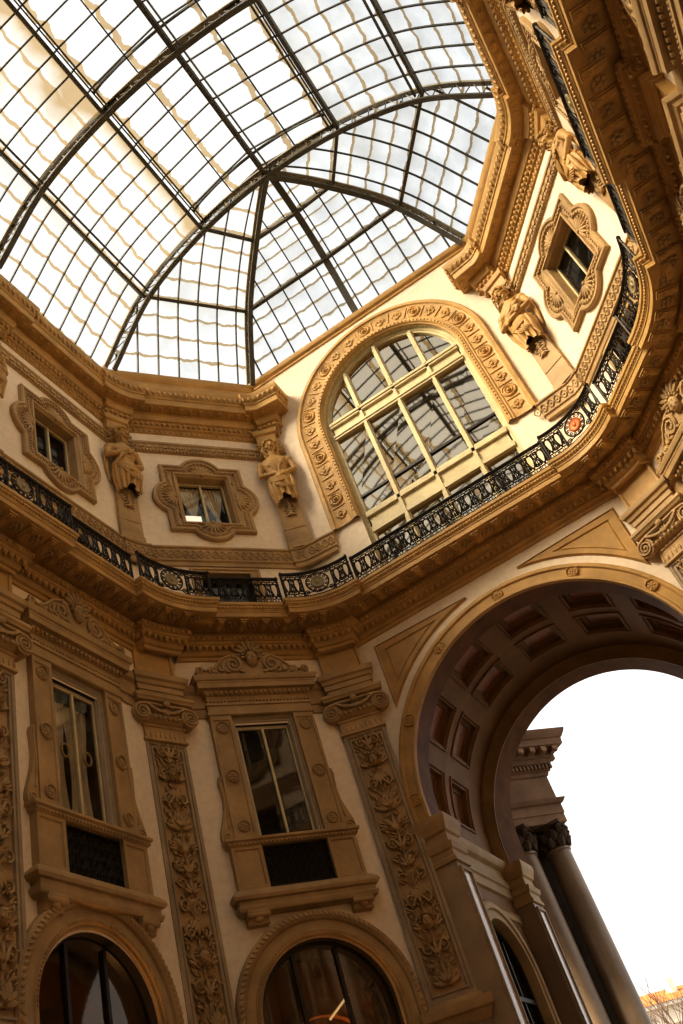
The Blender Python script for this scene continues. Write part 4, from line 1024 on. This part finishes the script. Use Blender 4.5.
# ================================================================== WROUGHT IRON BALCONY RAILING
ZR0, ZR1, OR = 15.26, 16.09, .86
def railing(path, label, medal=None, med_mat='bronze'):
    P = [Vector(p) for p in path]; cum = [0]
    for a, b in zip(P[:-1], P[1:]): cum.append(cum[-1] + (b - a).length)
    T = cum[-1]
    def at(u, y, off=0.):
        u = max(0, min(T, u)); i = 0
        while i < len(cum) - 2 and cum[i + 1] < u: i += 1
        d = P[i + 1] - P[i]; f = (u - cum[i]) / max(1e-6, cum[i + 1] - cum[i]); q = P[i] + d * f; d = d.normalized(); q = q + nrm(d) * off
        return (q.x, q.y, y)
    c = at(T / 2, 0); root = empty('balcony_railing', Matrix.Translation((c[0], c[1], ZR0)), label, 'railing', 'iron railing sections of the balcony')
    inv = Matrix.Translation((-c[0], -c[1], -ZR0))
    def fin(mb, nm, mat='iron', par=root): mb.v = [tuple(inv @ Vector(p)) for p in mb.v]; return mb.build(nm, mat, par)
    nP = max(2, int(T / .25)); us = [T * i / nP for i in range(nP + 1)]
    mb = MB(); mb.tube([at(u, ZR1 - .02) for u in us], .045, 6); mb.tube([at(u, ZR1 - .12) for u in us], .014, 4); fin(mb, 'top_rail')
    mb = MB(); mb.tube([at(u, ZR0 + .06) for u in us], .022, 5); mb.tube([at(u, ZR0 + .17) for u in us], .014, 4); fin(mb, 'bottom_rail')
    for e in (0.03, T - .03):
        mb = MB(); mb.tube([at(e, ZR0), at(e, ZR1)], .026, 6); mb.ell(at(e, ZR1 + .02), (.035, .035, .035), 0, 8, 6); fin(mb, 'post')
    ys0, ys1 = ZR0 + .17, ZR1 - .12; ym = (ys0 + ys1) / 2; H = ys1 - ys0
    def unit(mb, u0, w):
        c0 = u0 + w / 2
        mb.tube([at(u0, ys0 - .1), at(u0, ys1 + .1)], .013, 4)
        mb.tube([at(c0 + w * .27 * math.sin(t) * (1 - .35 * math.cos(t)), ym - H * .40 * math.cos(t)) for t in [2 * PI * i / 16 for i in range(16)]], .02, 4, closed=True)
        for s in (-1, 1):
            for y, up in ((ys0 + .09, 1), (ys1 - .09, -1)):
                mb.tube([at(c0 + s * w * .36 + q[0], y + q[1]) for q in spiral(0, 0, 0, w * .19, .012, 1.5, up * PI / 2, s * up, 12)], .019, 4)
            mb.tube([at(c0 + s * w * .30, ys0 + .16), at(c0 + s * w * .44, ym), at(c0 + s * w * .30, ys1 - .16)], .018, 4)
        mb.tube([at(c0, ys0), at(c0, ym - H * .40)], .016, 4); mb.tube([at(c0, ys1), at(c0, ym + H * .40)], .016, 4)
        mb.ell(at(c0, ym + H * .40), (.035, .035, .035), 0, 6, 4); mb.ell(at(c0, ym - H * .40), (.035, .035, .035), 0, 6, 4)
        for k in range(2):
            mb.tube([at(u0 + w * (.25 + .5 * k) + .045 * math.cos(2 * PI * i / 8), ZR0 + .115 + .045 * math.sin(2 * PI * i / 8)) for i in range(8)], .010, 4, closed=True)
            mb.tube([at(u0 + w * (.25 + .5 * k) + .04 * math.cos(2 * PI * i / 8), ZR1 - .07 + .03 * math.sin(2 * PI * i / 8)) for i in range(8)], .010, 4, closed=True)
    mb = MB(); spans = [(0, T)] if medal is None else [(0, T / 2 - .40), (T / 2 + .40, T)]
    for a, b in spans:
        m = max(1, round((b - a) / .29))
        for i in range(m): unit(mb, a + (b - a) * i / m, (b - a) / m)
    if medal is not None:
        for u in (T / 2 - .40, T / 2 + .40): mb.tube([at(u, ZR0), at(u, ZR1)], .025, 5)
        mb.tube([at(T / 2 + .29 * math.cos(2 * PI * i / 24), ym + .29 * math.sin(2 * PI * i / 24)) for i in range(24)], .022, 5, closed=True)
        for i in range(12):
            a = 2 * PI * i / 12; mb.tube([at(T / 2 + .235 * math.cos(a) + q[0], ym + .235 * math.sin(a) + q[1]) for q in spiral(0, 0, 0, .05, .01, 1.3, a, 1, 9)], .012, 4)
        for sx in (-1, 1):
            for sy in (-1, 1): mb.tube([at(T / 2 + sx * .31 + q[0], ym + sy * .27 + q[1]) for q in spiral(0, 0, 0, .085, .012, 1.6, sy * PI / 2, sx, 14)], .016, 4)
    fin(mb, 'scrollwork')
    if medal is not None:
        mb = MB(); a, b = Vector(at(T / 2 - .05, 0)), Vector(at(T / 2 + .05, 0)); d = (b - a).to_2d().normalized(); m = at(T / 2, 0)
        mb.disc((0, 0, 0), [(.18, -.02), (.18, .02), (.155, .035), (.13, .02), (.0, .03)], 20, frame(Vector((m[0], m[1])), d, ym)); mb.ell((0, 0, .02), (.06, .085, .03), 0, 8, 6, frame(Vector((m[0], m[1])), d, ym))
        fin(mb, 'medallion', med_mat)
    return root
hs = {i: HL[i] - (.865 - OR) for i in HL}
def st(k, s0, s1): return [wp(k, s0, OR), wp(k, s1, OR)]
def pr(k, s0, s1): return [wp(k, s0, OR + .18), wp(k, s1, OR + .18)]
hp = 1.37 + .035
railing(pr(1, 9.93 - hp, 9.93 + hp), 'bulging iron railing section with bronze medallion on the left wall at the picture edge', 1)
railing(st(1, 4.96 + hp, 9.93 - hp), 'straight iron railing section on the left wall nearest the viewer')
railing(st(1, 9.93 + hp, Y1 - hs[1]), 'straight iron railing section below the upper window of the left wall')
railing(corner_pts(1, OR, hs[1], .18, UL[1])[1:-1], 'curved iron railing section with medallion ' + corner_label(1), 1)
railing(st(2, hs[1], LEN2 - hs[2]), 'straight iron railing section before the low door of the left diagonal wall')
railing(corner_pts(2, OR, hs[2], .18, UL[2])[1:-1], 'curved iron railing section with medallion ' + corner_label(2), 1)
railing(st(3, hs[2], 2 * B - hs[3]), 'long straight iron railing section before the large arched window')
railing(corner_pts(3, OR, hs[3], .18, UL[3])[1:-1], 'curved iron railing section with red medallion ' + corner_label(3), 1, 'copper')
railing(st(4, hs[3], LEN2 - hs[4]), 'straight iron railing section on the right diagonal wall')
railing(corner_pts(4, OR, hs[4], .18, UL[4])[1:-1], 'curved iron railing section with medallion ' + corner_label(4), 1)
railing(st(5, hs[4], Y1 - 9.93 - hp), 'straight iron railing section on the right wall')
railing(pr(5, Y1 - 9.93 - hp, Y1 - 9.93 + hp), 'bulging iron railing section with medallion on the right wall', 1)
railing(st(5, Y1 - 9.93 + hp, Y1 - 4.96 - hp), 'straight iron railing section on the right wall nearest the viewer')

# ================================================================== THE IRON AND GLASS ROOF
XN, ZN = [0, 2.707, 5.326, 7.25], [29.256, 28.854, 27.523, 25.16]
HX, HY = [0, 1.60, 3.09, 4.26], [Y1, 16.42, 17.66, 18.60]
def cr(v, t, sym):
    e = [(-v[1] if sym else 2 * v[0] - v[1])] + v + [2 * v[3] - v[2] - (.35 if sym is None else 0)]
    if sym == 'even': e[0] = v[1]
    i = min(2, int(t)); f = t - i; a, b, c, d = e[i:i + 4]
    return .5 * (2 * b + (c - a) * f + (2 * a - 5 * b + 4 * c - d) * f * f + (3 * b - a - 3 * c + d) * f ** 3)
def zf(t): return cr(ZN, t, 'even')
def arcp(t, y, sg=1): return Vector((sg * cr(XN, t, True), y, zf(t)))
def hipp(t, sg=1): return Vector((sg * cr(HX, t, True), cr(HY, t, False), zf(t)))
RIBS = [Y1, Y1 - 4.64, Y1 - 9.28, Y1 - 13.92, Y1 - 18.56, Y1 - 23.2]
def bar_between(mb, pts, w, h, nrmf):
    """flat bar: w across, h deep; nrmf(i) gives the inward direction at point i"""
    rings = []
    for i, p in enumerate(pts):
        t = (pts[min(i + 1, len(pts) - 1)] - pts[max(i - 1, 0)]).normalized(); n = nrmf(i); n = (n - t * n.dot(t)).normalized(); b = t.cross(n)
        rings.append([tuple(p + b * (w / 2)), tuple(p - b * (w / 2)), tuple(p - b * (w / 2) + n * h), tuple(p + b * (w / 2) + n * h)])
    mb.loft(rings, True, True, True)
def truss(name, pts, label, depth=.30, w=.13, web=.42):
    ctr = Vector((pts[len(pts) // 2].x * 0, pts[len(pts) // 2].y, 20)); c0 = pts[len(pts) // 2]
    nf = lambda i: (Vector((0, min(pts[i].y, Y1) if pts is not None else 0, 19.5)) - pts[i])
    root = empty(name, Matrix.Translation(c0), label, 'roof rib', 'iron ribs of the glass roof')
    off = lambda m: [tuple(Vector(v) - c0) for v in m.v]
    mb = MB(); bar_between(mb, pts, w, .07, nf); mb.v = off(mb); mb.build('top_chord', 'lattice', root, smooth=0)
    inner = []
    for i, p in enumerate(pts):
        t = (pts[min(i + 1, len(pts) - 1)] - pts[max(i - 1, 0)]).normalized(); n = nf(i); n = (n - t * n.dot(t)).normalized(); inner.append(p + n * depth)
    mb = MB(); bar_between(mb, inner, w, .06, nf); mb.v = off(mb); mb.build('bottom_chord', 'truss', root, smooth=0)
    mb = MB(); acc = 0; last = 0
    for i in range(1, len(pts)):
        acc += (pts[i] - pts[i - 1]).length
        if acc > web:
            mb.tube([pts[i], inner[i]], .022, 4); mb.tube([pts[last], inner[i]], .016, 4); last = i; acc = 0
    mb.v = off(mb); mb.build('lattice', 'lattice', root, smooth=0)
    return root
ts = [-3 + .1 * i for i in range(61)]
names = ['arched iron roof rib where the vault meets the glass apse', 'second arched iron roof rib from the end wall', 'third arched iron roof rib from the end wall', 'fourth arched iron roof rib from the end wall', 'fifth arched iron roof rib from the end wall', 'sixth arched iron roof rib from the end wall']
for y, lb in zip(RIBS, names): truss('roof_rib', [arcp(abs(t), y, 1 if t >= 0 else -1) + Vector((0, 0, .16)) for t in ts], lb, .50, .16, .45)
th = [.1 * i for i in range(31)]
for sg, nm in ((-1, 'left'), (1, 'right')): truss('hip_rib', [hipp(t, sg) for t in th], '%s hip rib of the glass apse rising from the %s statue beside the arched window' % (nm, nm), .38, .16, .5)
mid = [Vector((.08, hipp(t, 1).y + (0 if t < .01 else .06), zf(t))) for t in th]
root = empty('middle_rib', Matrix.Translation(mid[15]), 'flat middle rib of the glass apse above the arched window', 'roof rib', 'iron ribs of the glass roof')
mb = MB(); bar_between(mb, mid, .22, .10, lambda i: Vector((0, Y1, 19.5)) - mid[i]); mb.v = [tuple(Vector(v) - mid[15]) for v in mb.v]; mb.build('flat_bar', 'truss', root, smooth=0)
YR = RIBS[-1]
for sg, nm in ((-1, 'left'), (1, 'right')):
    for t, w, hh, lb in ((1, .11, .22, 'upper'), (2, .09, .20, 'lower')):
        mb = MB(); p = arcp(t, 0, sg); pts = [Vector((p.x, y, p.z)) for y in (YR, Y1)]
        bar_between(mb, pts, w, hh, lambda i: Vector((0, pts[i].y, 19.5)) - pts[i])
        q = [Vector((p.x - sg * .25, y, p.z + .03)) for y in (YR, Y1)]; bar_between(mb, q, .05, .08, lambda i: Vector((0, q[i].y, 19.5)) - q[i])
        tag(mb.build('roof_purlin', 'truss', smooth=0), 'long %s iron purlin on the %s slope of the barrel roof' % (lb, nm), 'roof purlin', 'iron purlins of the glass roof')
mb = MB(); 
for x, w in ((0, .09), (.20, .04), (-.08, .03)): mb.bx(x - w / 2, x + w / 2, YR, Y1, 29.0, 29.22)
tag(mb.build('ridge_beam', 'truss', smooth=0), 'iron ridge beam along the top of the barrel roof', 'roof beam')
for t, lb in ((1, 'upper'), (2, 'lower')):
    for nm, a, b in (('left diagonal', arcp(t, Y1, -1), hipp(t, -1)), ('left half of the end', hipp(t, -1), Vector((.08, hipp(t).y + .06, zf(t)))), ('right half of the end', Vector((.08, hipp(t).y + .06, zf(t))), hipp(t, 1)), ('right diagonal', hipp(t, 1), arcp(t, Y1, 1))):
        mb = MB(); bar_between(mb, [a, b], .10, .16, lambda i: Vector((0, Y1, 19.5)) - (a, b)[i])
        tag(mb.build('roof_purlin', 'truss', smooth=0), '%s cross purlin of the glass apse above the %s wall' % (lb, nm), 'roof purlin', 'iron purlins of the glass roof')
# glazing: each strip between two purlins and two ribs is one panel of glass with its bars
ceil = tag(empty('ceiling', Matrix()), 'iron and glass barrel roof with a half domed glass apse', 'glass roof', kind='structure')
PITCH = 4.64 / 7
def panel(rows, us, mat, barlines, nm='glass_panel'):
    """rows: list of (v, [points]) along the slope, all with the same count; us: u of each column"""
    me = bpy.data.meshes.new(nm); m = len(us); vs = [tuple(p) for v, r in rows for p in r]; fs = []; uv = []
    for i in range(len(rows) - 1):
        for j in range(m - 1):
            fs.append((i * m + j, i * m + j + 1, (i + 1) * m + j + 1, (i + 1) * m + j))
    me.from_pydata(vs, [], fs); lay = me.uv_layers.new(name='UVMap')
    for poly in me.polygons:
        for li in poly.loop_indices:
            vi = me.loops[li].vertex_index; i, j = divmod(vi, m)
            lay.data[li].uv = ((us[j][i] if isinstance(us[j], (list, tuple)) else us[j]), rows[i][0])
    me.polygons.foreach_set('use_smooth', [True] * len(me.polygons)); me.materials.append(M_[mat])
    o = bpy.data.objects.new(nm, me); COL.objects.link(o); o.parent = ceil
    mb = MB()
    for pts in barlines:
        if len(pts) > 1: bar_between(mb, pts, .04, .06, lambda i, pts=pts: Vector((0, min(pts[i].y, Y1), 19.5)) - pts[i])
    mb.build('glazing_bars', 'bar', o, smooth=0)
NS = 8
for bi in range(len(RIBS) - 1):
    y1, y0 = RIBS[bi], RIBS[bi + 1]
    for sg in (-1, 1):
        for st_ in (1, 2):
            rows = []; tt = [st_ + i / NS for i in range(NS + 1)]
            for i, t in enumerate(tt): rows.append(((i / NS) * (4 if st_ == 1 else 4) + .15, [Vector((arcp(t, 0, sg).x, y1 - PITCH * j, zf(t))) for j in range(8)]))
            bars = [[Vector((arcp(t, 0, sg).x, y1 - PITCH * j, zf(t))) for t in tt] for j in range(1, 7)]
            panel(rows, list(range(8)), ('roofwarm' if st_ == 1 else 'roofmid') if sg < 0 else 'roofgrey', bars)
        # raised lantern strip
        rows = []; pts = [Vector((sg * 2.56, 0, 28.98)), Vector((sg * 1.25, 0, 29.40)), Vector((0, 0, 29.72))]
        for i, p in enumerate(pts): rows.append((2 - i + .1, [Vector((p.x, y1 - PITCH * j, p.z)) for j in range(8)]))
        bars = [[Vector((p.x, y1 - PITCH * j, p.z)) for p in pts] for j in range(0, 8)]
        for k in range(3): bars.append([Vector((pts[k].x, y, pts[k].z)) for y in (y0, y1)])
        panel(rows, list(range(8)), 'roofclear', bars)
        p, q = arcp(1, 0, sg), Vector((sg * 2.56, 0, 28.98))
        panel([(.3, [Vector((p.x, y, p.z)) for y in (y1, y0)]), (.6, [Vector((q.x, y, q.z)) for y in (y1, y0)])], [.0, 7.], 'roofclear', [[Vector((p.x, y1 - PITCH * j, p.z)), Vector((q.x, y1 - PITCH * j, q.z))] for j in range(8)])
    # ornamental lantern arch just before each rib
    ya = y1 - .55; root = empty('lantern_arch', Matrix.Translation((0, ya, 29.5)), 'thin ornamental lantern arch before the %s' % names[bi].replace(' where the vault meets the glass apse', ' at the apse').replace('from the end wall', 'from the apse'), 'lantern arch', 'ornamental arches under the roof lantern')
    R0 = 6.2; mb = MB(); arcpts = [Vector((x, 0, 29.62 - 29.5 - (x * x) / (2 * R0))) for x in [-2.5 + .25 * i for i in range(21)]]
    mb.tube(arcpts, .035, 5); mb.tube([p - Vector((0, 0, .09 + .02 * abs(p.x))) for p in arcpts], .02, 4); mb.build('arch_bar', 'truss', root, smooth=0)
    for sg in (-1, 1):
        mb = MB(); mb.tube([(sg * 2.52, 0, -.65), (sg * 2.2, 0, -.42), (sg * 1.5, 0, -.14)], .03, 5); mb.tube([(sg * 2.52, 0, -.65), (sg * 2.5, 0, -.3)], .04, 5)
        for k in range(4): mb.tube([(sg * (2.3 - .2 * k) + .06 * math.cos(2 * PI * i / 8), 0, -.42 + .10 * k + .06 * math.sin(2 * PI * i / 8)) for i in range(8)], .012, 4, closed=True)
        mb.build('scroll_bracket', 'truss', root, smooth=0)
# gable of the lantern and the apse
mb = MB(); mb.add([(-2.7, Y1, 28.85), (2.7, Y1, 28.85), (2.56, Y1, 28.98), (0, Y1, 29.72), (-2.56, Y1, 28.98)], [(0, 1, 2, 3, 4)])
mb.build('lantern_gable', 'roofclear', ceil, smooth=0)
def apse(P0, P1, axis, org, mat, phase=0.):
    for st_ in range(3):
        tt = [st_ + i / NS for i in range(NS + 1)]; n = 6
        A_ = [P0(t) for t in tt]; B_ = [P1(t) for t in tt]
        sA = [(p.to_2d() - org).dot(axis) / PITCH + phase for p in A_]; sB = [(p.to_2d() - org).dot(axis) / PITCH + phase for p in B_]
        rows = [((i / NS) * (3 if st_ == 0 else 4) + .12, [A_[i].lerp(B_[i], j / n) for j in range(n + 1)]) for i in range(NS + 1)]
        us = [[sA[i] + (sB[i] - sA[i]) * j / n for i in range(NS + 1)] for j in range(n + 1)]
        bars = []
        for u in range(-12, 14):
            pts = []
            for i in range(NS + 1):
                if sA[i] <= u <= sB[i] and sB[i] - sA[i] > 1e-4: pts.append(A_[i].lerp(B_[i], (u - sA[i]) / (sB[i] - sA[i])))
                elif pts: break
            bars.append(pts)
        panel(rows, us, mat, bars)
apse(lambda t: arcp(t, Y1, -1), lambda t: hipp(t, -1), W[2][1], C1, 'roofmid', .4)
mp = lambda t: Vector((.08, hipp(t, 1).y + (.06 if t > 0 else 0), zf(t)))
apse(lambda t: hipp(t, -1), mp, W[3][1], Vector((0, Y2)), 'roofmid', .5)
apse(mp, lambda t: hipp(t, 1), W[3][1], Vector((0, Y2)), 'roofmid', .5)
apse(lambda t: hipp(t, 1), lambda t: arcp(t, Y1, 1), W[4][1], C3, 'roofgrey', .4)

# ================================================================== OUTSIDE THE ARCH
def column(x, y, label):
    root = empty('corinthian_column', Matrix(((1, 0, 0, x), (0, 0, -1, y), (0, 1, 0, 0), (0, 0, 0, 1))), label, 'column', 'columns of the outer portico')
    mb = MB(); mb.lathe([(.48, .6), (.48, .75), (.44, .8), (.46, .9), (.42, .95), (.415, 2), (.41, 5), (.385, 8), (.36, 10.52), (.36, 10.57), (.40, 10.60), (.40, 10.66), (.37, 10.68)], 32); mb.build('shaft', 'shaft', root)
    mb = MB(); mb.box((0, .3, 0), (1.1, .6, 1.1)); mb.build('plinth', 'outer', root, smooth=0)
    mb = MB(); mb.lathe([(.35, 10.45), (.36, 10.9), (.42, 11.2), (.46, 11.25)], 24)
    for row, (y0, L, r) in enumerate(((10.47, .34, .37), (10.72, .36, .39))):
        for k in range(8):
            a = 2 * PI * (k + .5 * row) / 8; M = Matrix.Rotation(-a, 4, 'Y')
            mb.tube([(r, y0, 0), (r + .05, y0 + L * .6, 0), (r + .13, y0 + L * .9, 0), (r + .17, y0 + L * .78, 0)], [.10, .11, .08, .04], 6, M)
            for s in (-1, 1): mb.ell((r + .04, y0 + L * .5, s * .1), (.05, .14, .04), 0, 6, 4, M)
    for k in range(4):
        M = Matrix.Rotation(-PI / 4 - k * PI / 2, 4, 'Y')
        mb.disc((.55, 11.13, 0), [(.10, -.06), (.12, 0), (.10, .06)], 12, M); mb.tube([(.40, 10.9, 0), (.46, 11.1, 0), (.58, 11.22, 0)], .05, 6, M)
        M2 = Matrix.Rotation(-k * PI / 2, 4, 'Y'); mb.ell((.46, 11.27, 0), (.06, .08, .09), 0, 6, 5, M2)
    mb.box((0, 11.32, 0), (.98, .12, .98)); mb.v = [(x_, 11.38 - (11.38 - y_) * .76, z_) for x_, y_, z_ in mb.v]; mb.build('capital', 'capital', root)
    return root
PA = math.radians(48); PM = Matrix.Translation((-3.10, 28.0, 0)) @ Matrix.Rotation(PA, 4, 'Z')
column(-3.10, 28.0, 'right hand column of the portico seen through the great arch')
column(-3.10 - 1.2 * math.cos(PA), 28.0 - 1.2 * math.sin(PA), 'left hand column of the portico, half hidden by the far pier')
ent = empty('portico_entablature', PM, 'stone entablature block with modillion cornice resting on the outer columns', 'entablature')
ex0, ex1, ey0, ey1 = -6.5, .46, -.46, .5
def estack(mb, lv):
    mb.loft([[(ex0, ey0 - e, z), (ex1 + e, ey0 - e, z), (ex1 + e, ey1 + e, z), (ex0, ey1 + e, z)] for z, e in lv], True, True, True)
mb = MB(); estack(mb, [(11.36, 0), (11.62, 0), (11.63, .03), (11.92, .03), (11.94, .10), (12.02, .16), (12.06, .18), (12.08, .02)]); mb.build('architrave', 'outer', ent, smooth=20)
mb = MB(); estack(mb, [(12.07, 0), (12.9, 0)]); mb.build('frieze', 'outer', ent, smooth=0)
mb = MB(); estack(mb, [(12.85, .02), (12.88, .06), (12.98, .06), (13.02, .14), (13.18, .14), (13.2, .22), (13.28, .26), (13.34, .26), (13.36, .34), (13.56, .36), (13.6, .64), (13.80, .66), (13.82, .70), (13.98, .80), (14.06, .82), (14.08, .2)])
for k in range(26): mb.box((ex1 + .16 - .14 * k, ey0 - .18, 13.10), (.08, .08, .14))
for k in range(8): mb.box((ex1 + .18, ey0 + .14 * k, 13.10), (.08, .08, .14))
for k in range(9):
    x = ex1 + .30 - .42 * k; mb.box((x, ey0 - .48, 13.5), (.18, .30, .14)); mb.ell((x, ey0 - .58, 13.44), (.10, .08, .08), 0, 8, 6)
for k in range(3): mb.box((ex1 + .48, ey0 + .1 + .4 * k, 13.5), (.3, .18, .14))
mb.build('cornice', 'outer', ent, smooth=20)
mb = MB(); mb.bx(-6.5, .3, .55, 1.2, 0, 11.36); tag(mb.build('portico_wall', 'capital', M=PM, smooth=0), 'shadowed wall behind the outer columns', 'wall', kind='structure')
# far palace across the square with a bare tree before it
pal = empty('distant_building', Matrix.Translation((-16, 116, -.4)) @ Matrix.Rotation(math.radians(42), 4, 'Z'), 'pale distant building with orange tiled roof across the square', 'building')
mb = MB(); mb.bx(-14, 16, 0, 14, 0, 20.0); mb.build('wall', 'pale', pal, smooth=0)
mb = MB(); mb.bx(-14.4, 16.4, -.6, 14, 19.7, 20.1); mb.bx(-14.3, 16.3, -.4, 14, 18.0, 18.25); mb.build('cornice', 'pale', pal, smooth=0)
mb = MB(); mb.loft([[(-14.5, -.7, 20.1), (16.5, -.7, 20.1), (16.5, 14, 20.1), (-14.5, 14, 20.1)], [(-10, 6, 22.5), (12, 6, 22.5), (12, 8, 22.5), (-10, 8, 22.5)]], True, False, True); mb.build('roof', 'tile', pal, smooth=0)
mb = MB(); mb.bx(1.6, 2.4, 3, 4, 20.8, 23.0); mb.build('chimney', 'pale', pal, smooth=0)
for i in range(9):
    for z in (16.0, 12.3, 8.5):
        mb = MB(); mb.bx(-12 + 3.2 * i, -10.8 + 3.2 * i, -.05, .1, z - 1.0, z + 1.0); w = mb.build('window', 'greysash', pal, smooth=0)
        mb = MB(); mb.bx(-12.2 + 3.2 * i, -10.6 + 3.2 * i, -.2, .1, z + 1.05, z + 1.25); mb.build('lintel', 'pale', w, smooth=0)
tree = MB(); RR = random.Random(4)
def branch(p, d, L, r, n):
    q = p + d * L; tree.tube([p, p.lerp(q, .5) + Vector((RR.uniform(-.1, .1), RR.uniform(-.1, .1), 0)) * L * .3, q], [r, r * .8, r * .6], 5)
    if n == 0: return
    for k in range(3):
        nd = (d + Vector((RR.uniform(-.7, .7), RR.uniform(-.7, .7), RR.uniform(-.1, .6)))).normalized(); branch(p.lerp(q, RR.uniform(.6, 1)), nd, L * RR.uniform(.6, .8), r * .55, n - 1)
branch(Vector((0, 0, 0)), Vector((0, 0, 1)), 5.2, .22, 5)
tag(tree.build('bare_tree', 'bark', M=Matrix.Translation((-11.6, 80, 0)) @ Matrix.Scale(1.22, 4)), 'leafless tree in the square before the distant building', 'tree')

# ================================================================== LIGHT, SKY, CAMERA
wd = bpy.data.worlds.new('sky'); SC.world = wd; wd.use_nodes = True
nt = wd.node_tree; bg = nt.nodes['Background']; tc = nt.nodes.new('ShaderNodeTexCoord'); sp = nt.nodes.new('ShaderNodeSeparateXYZ'); rp = nt.nodes.new('ShaderNodeValToRGB')
nt.links.new(tc.outputs['Generated'], sp.inputs[0]); nt.links.new(sp.outputs['Z'], rp.inputs['Fac'])
rp.color_ramp.elements[0].color = (1.25, 1.23, 1.2, 1); rp.color_ramp.elements[1].color = (.85, .875, .90, 1)
nt.links.new(rp.outputs['Color'], bg.inputs['Color']); bg.inputs['Strength'].default_value = .92
sun = bpy.data.lights.new('sun', 'SUN'); sun.energy = 9.6; sun.color = (1, .89, .72); sun.angle = math.radians(30)
so = bpy.data.objects.new('sun', sun); COL.objects.link(so)
sd = Vector((.68, .82, -.92)).normalized(); so.rotation_euler = sd.to_track_quat('-Z', 'Y').to_euler()
CAM = dict(x=2.739, z=1.6, yaw=.289, pitch=.713, roll=.368, f=920.4)
cy_, sy_ = math.cos(CAM['yaw']), math.sin(CAM['yaw']); cp_, sp_ = math.cos(CAM['pitch']), math.sin(CAM['pitch'])
fwd = Vector((-sy_ * cp_, cy_ * cp_, sp_)); right = Vector((cy_, sy_, 0)); upv = right.cross(fwd)
cr_, sr_ = math.cos(CAM['roll']), math.sin(CAM['roll'])
R_ = right * cr_ - upv * sr_; U_ = upv * cr_ + right * sr_
cam = bpy.data.cameras.new('camera'); co = bpy.data.objects.new('camera', cam); COL.objects.link(co)
co.matrix_world = Matrix(((R_.x, U_.x, -fwd.x, CAM['x']), (R_.y, U_.y, -fwd.y, 0), (R_.z, U_.z, -fwd.z, CAM['z']), (0, 0, 0, 1)))
cam.sensor_fit = 'VERTICAL'; cam.sensor_height = 36; cam.lens = CAM['f'] / 1024 * 36; cam.clip_end = 500
SC.camera = co
SC.view_settings.view_transform = 'Standard'; SC.view_settings.look = 'None'
SC.view_settings.exposure = .47; SC.view_settings.gamma = .82
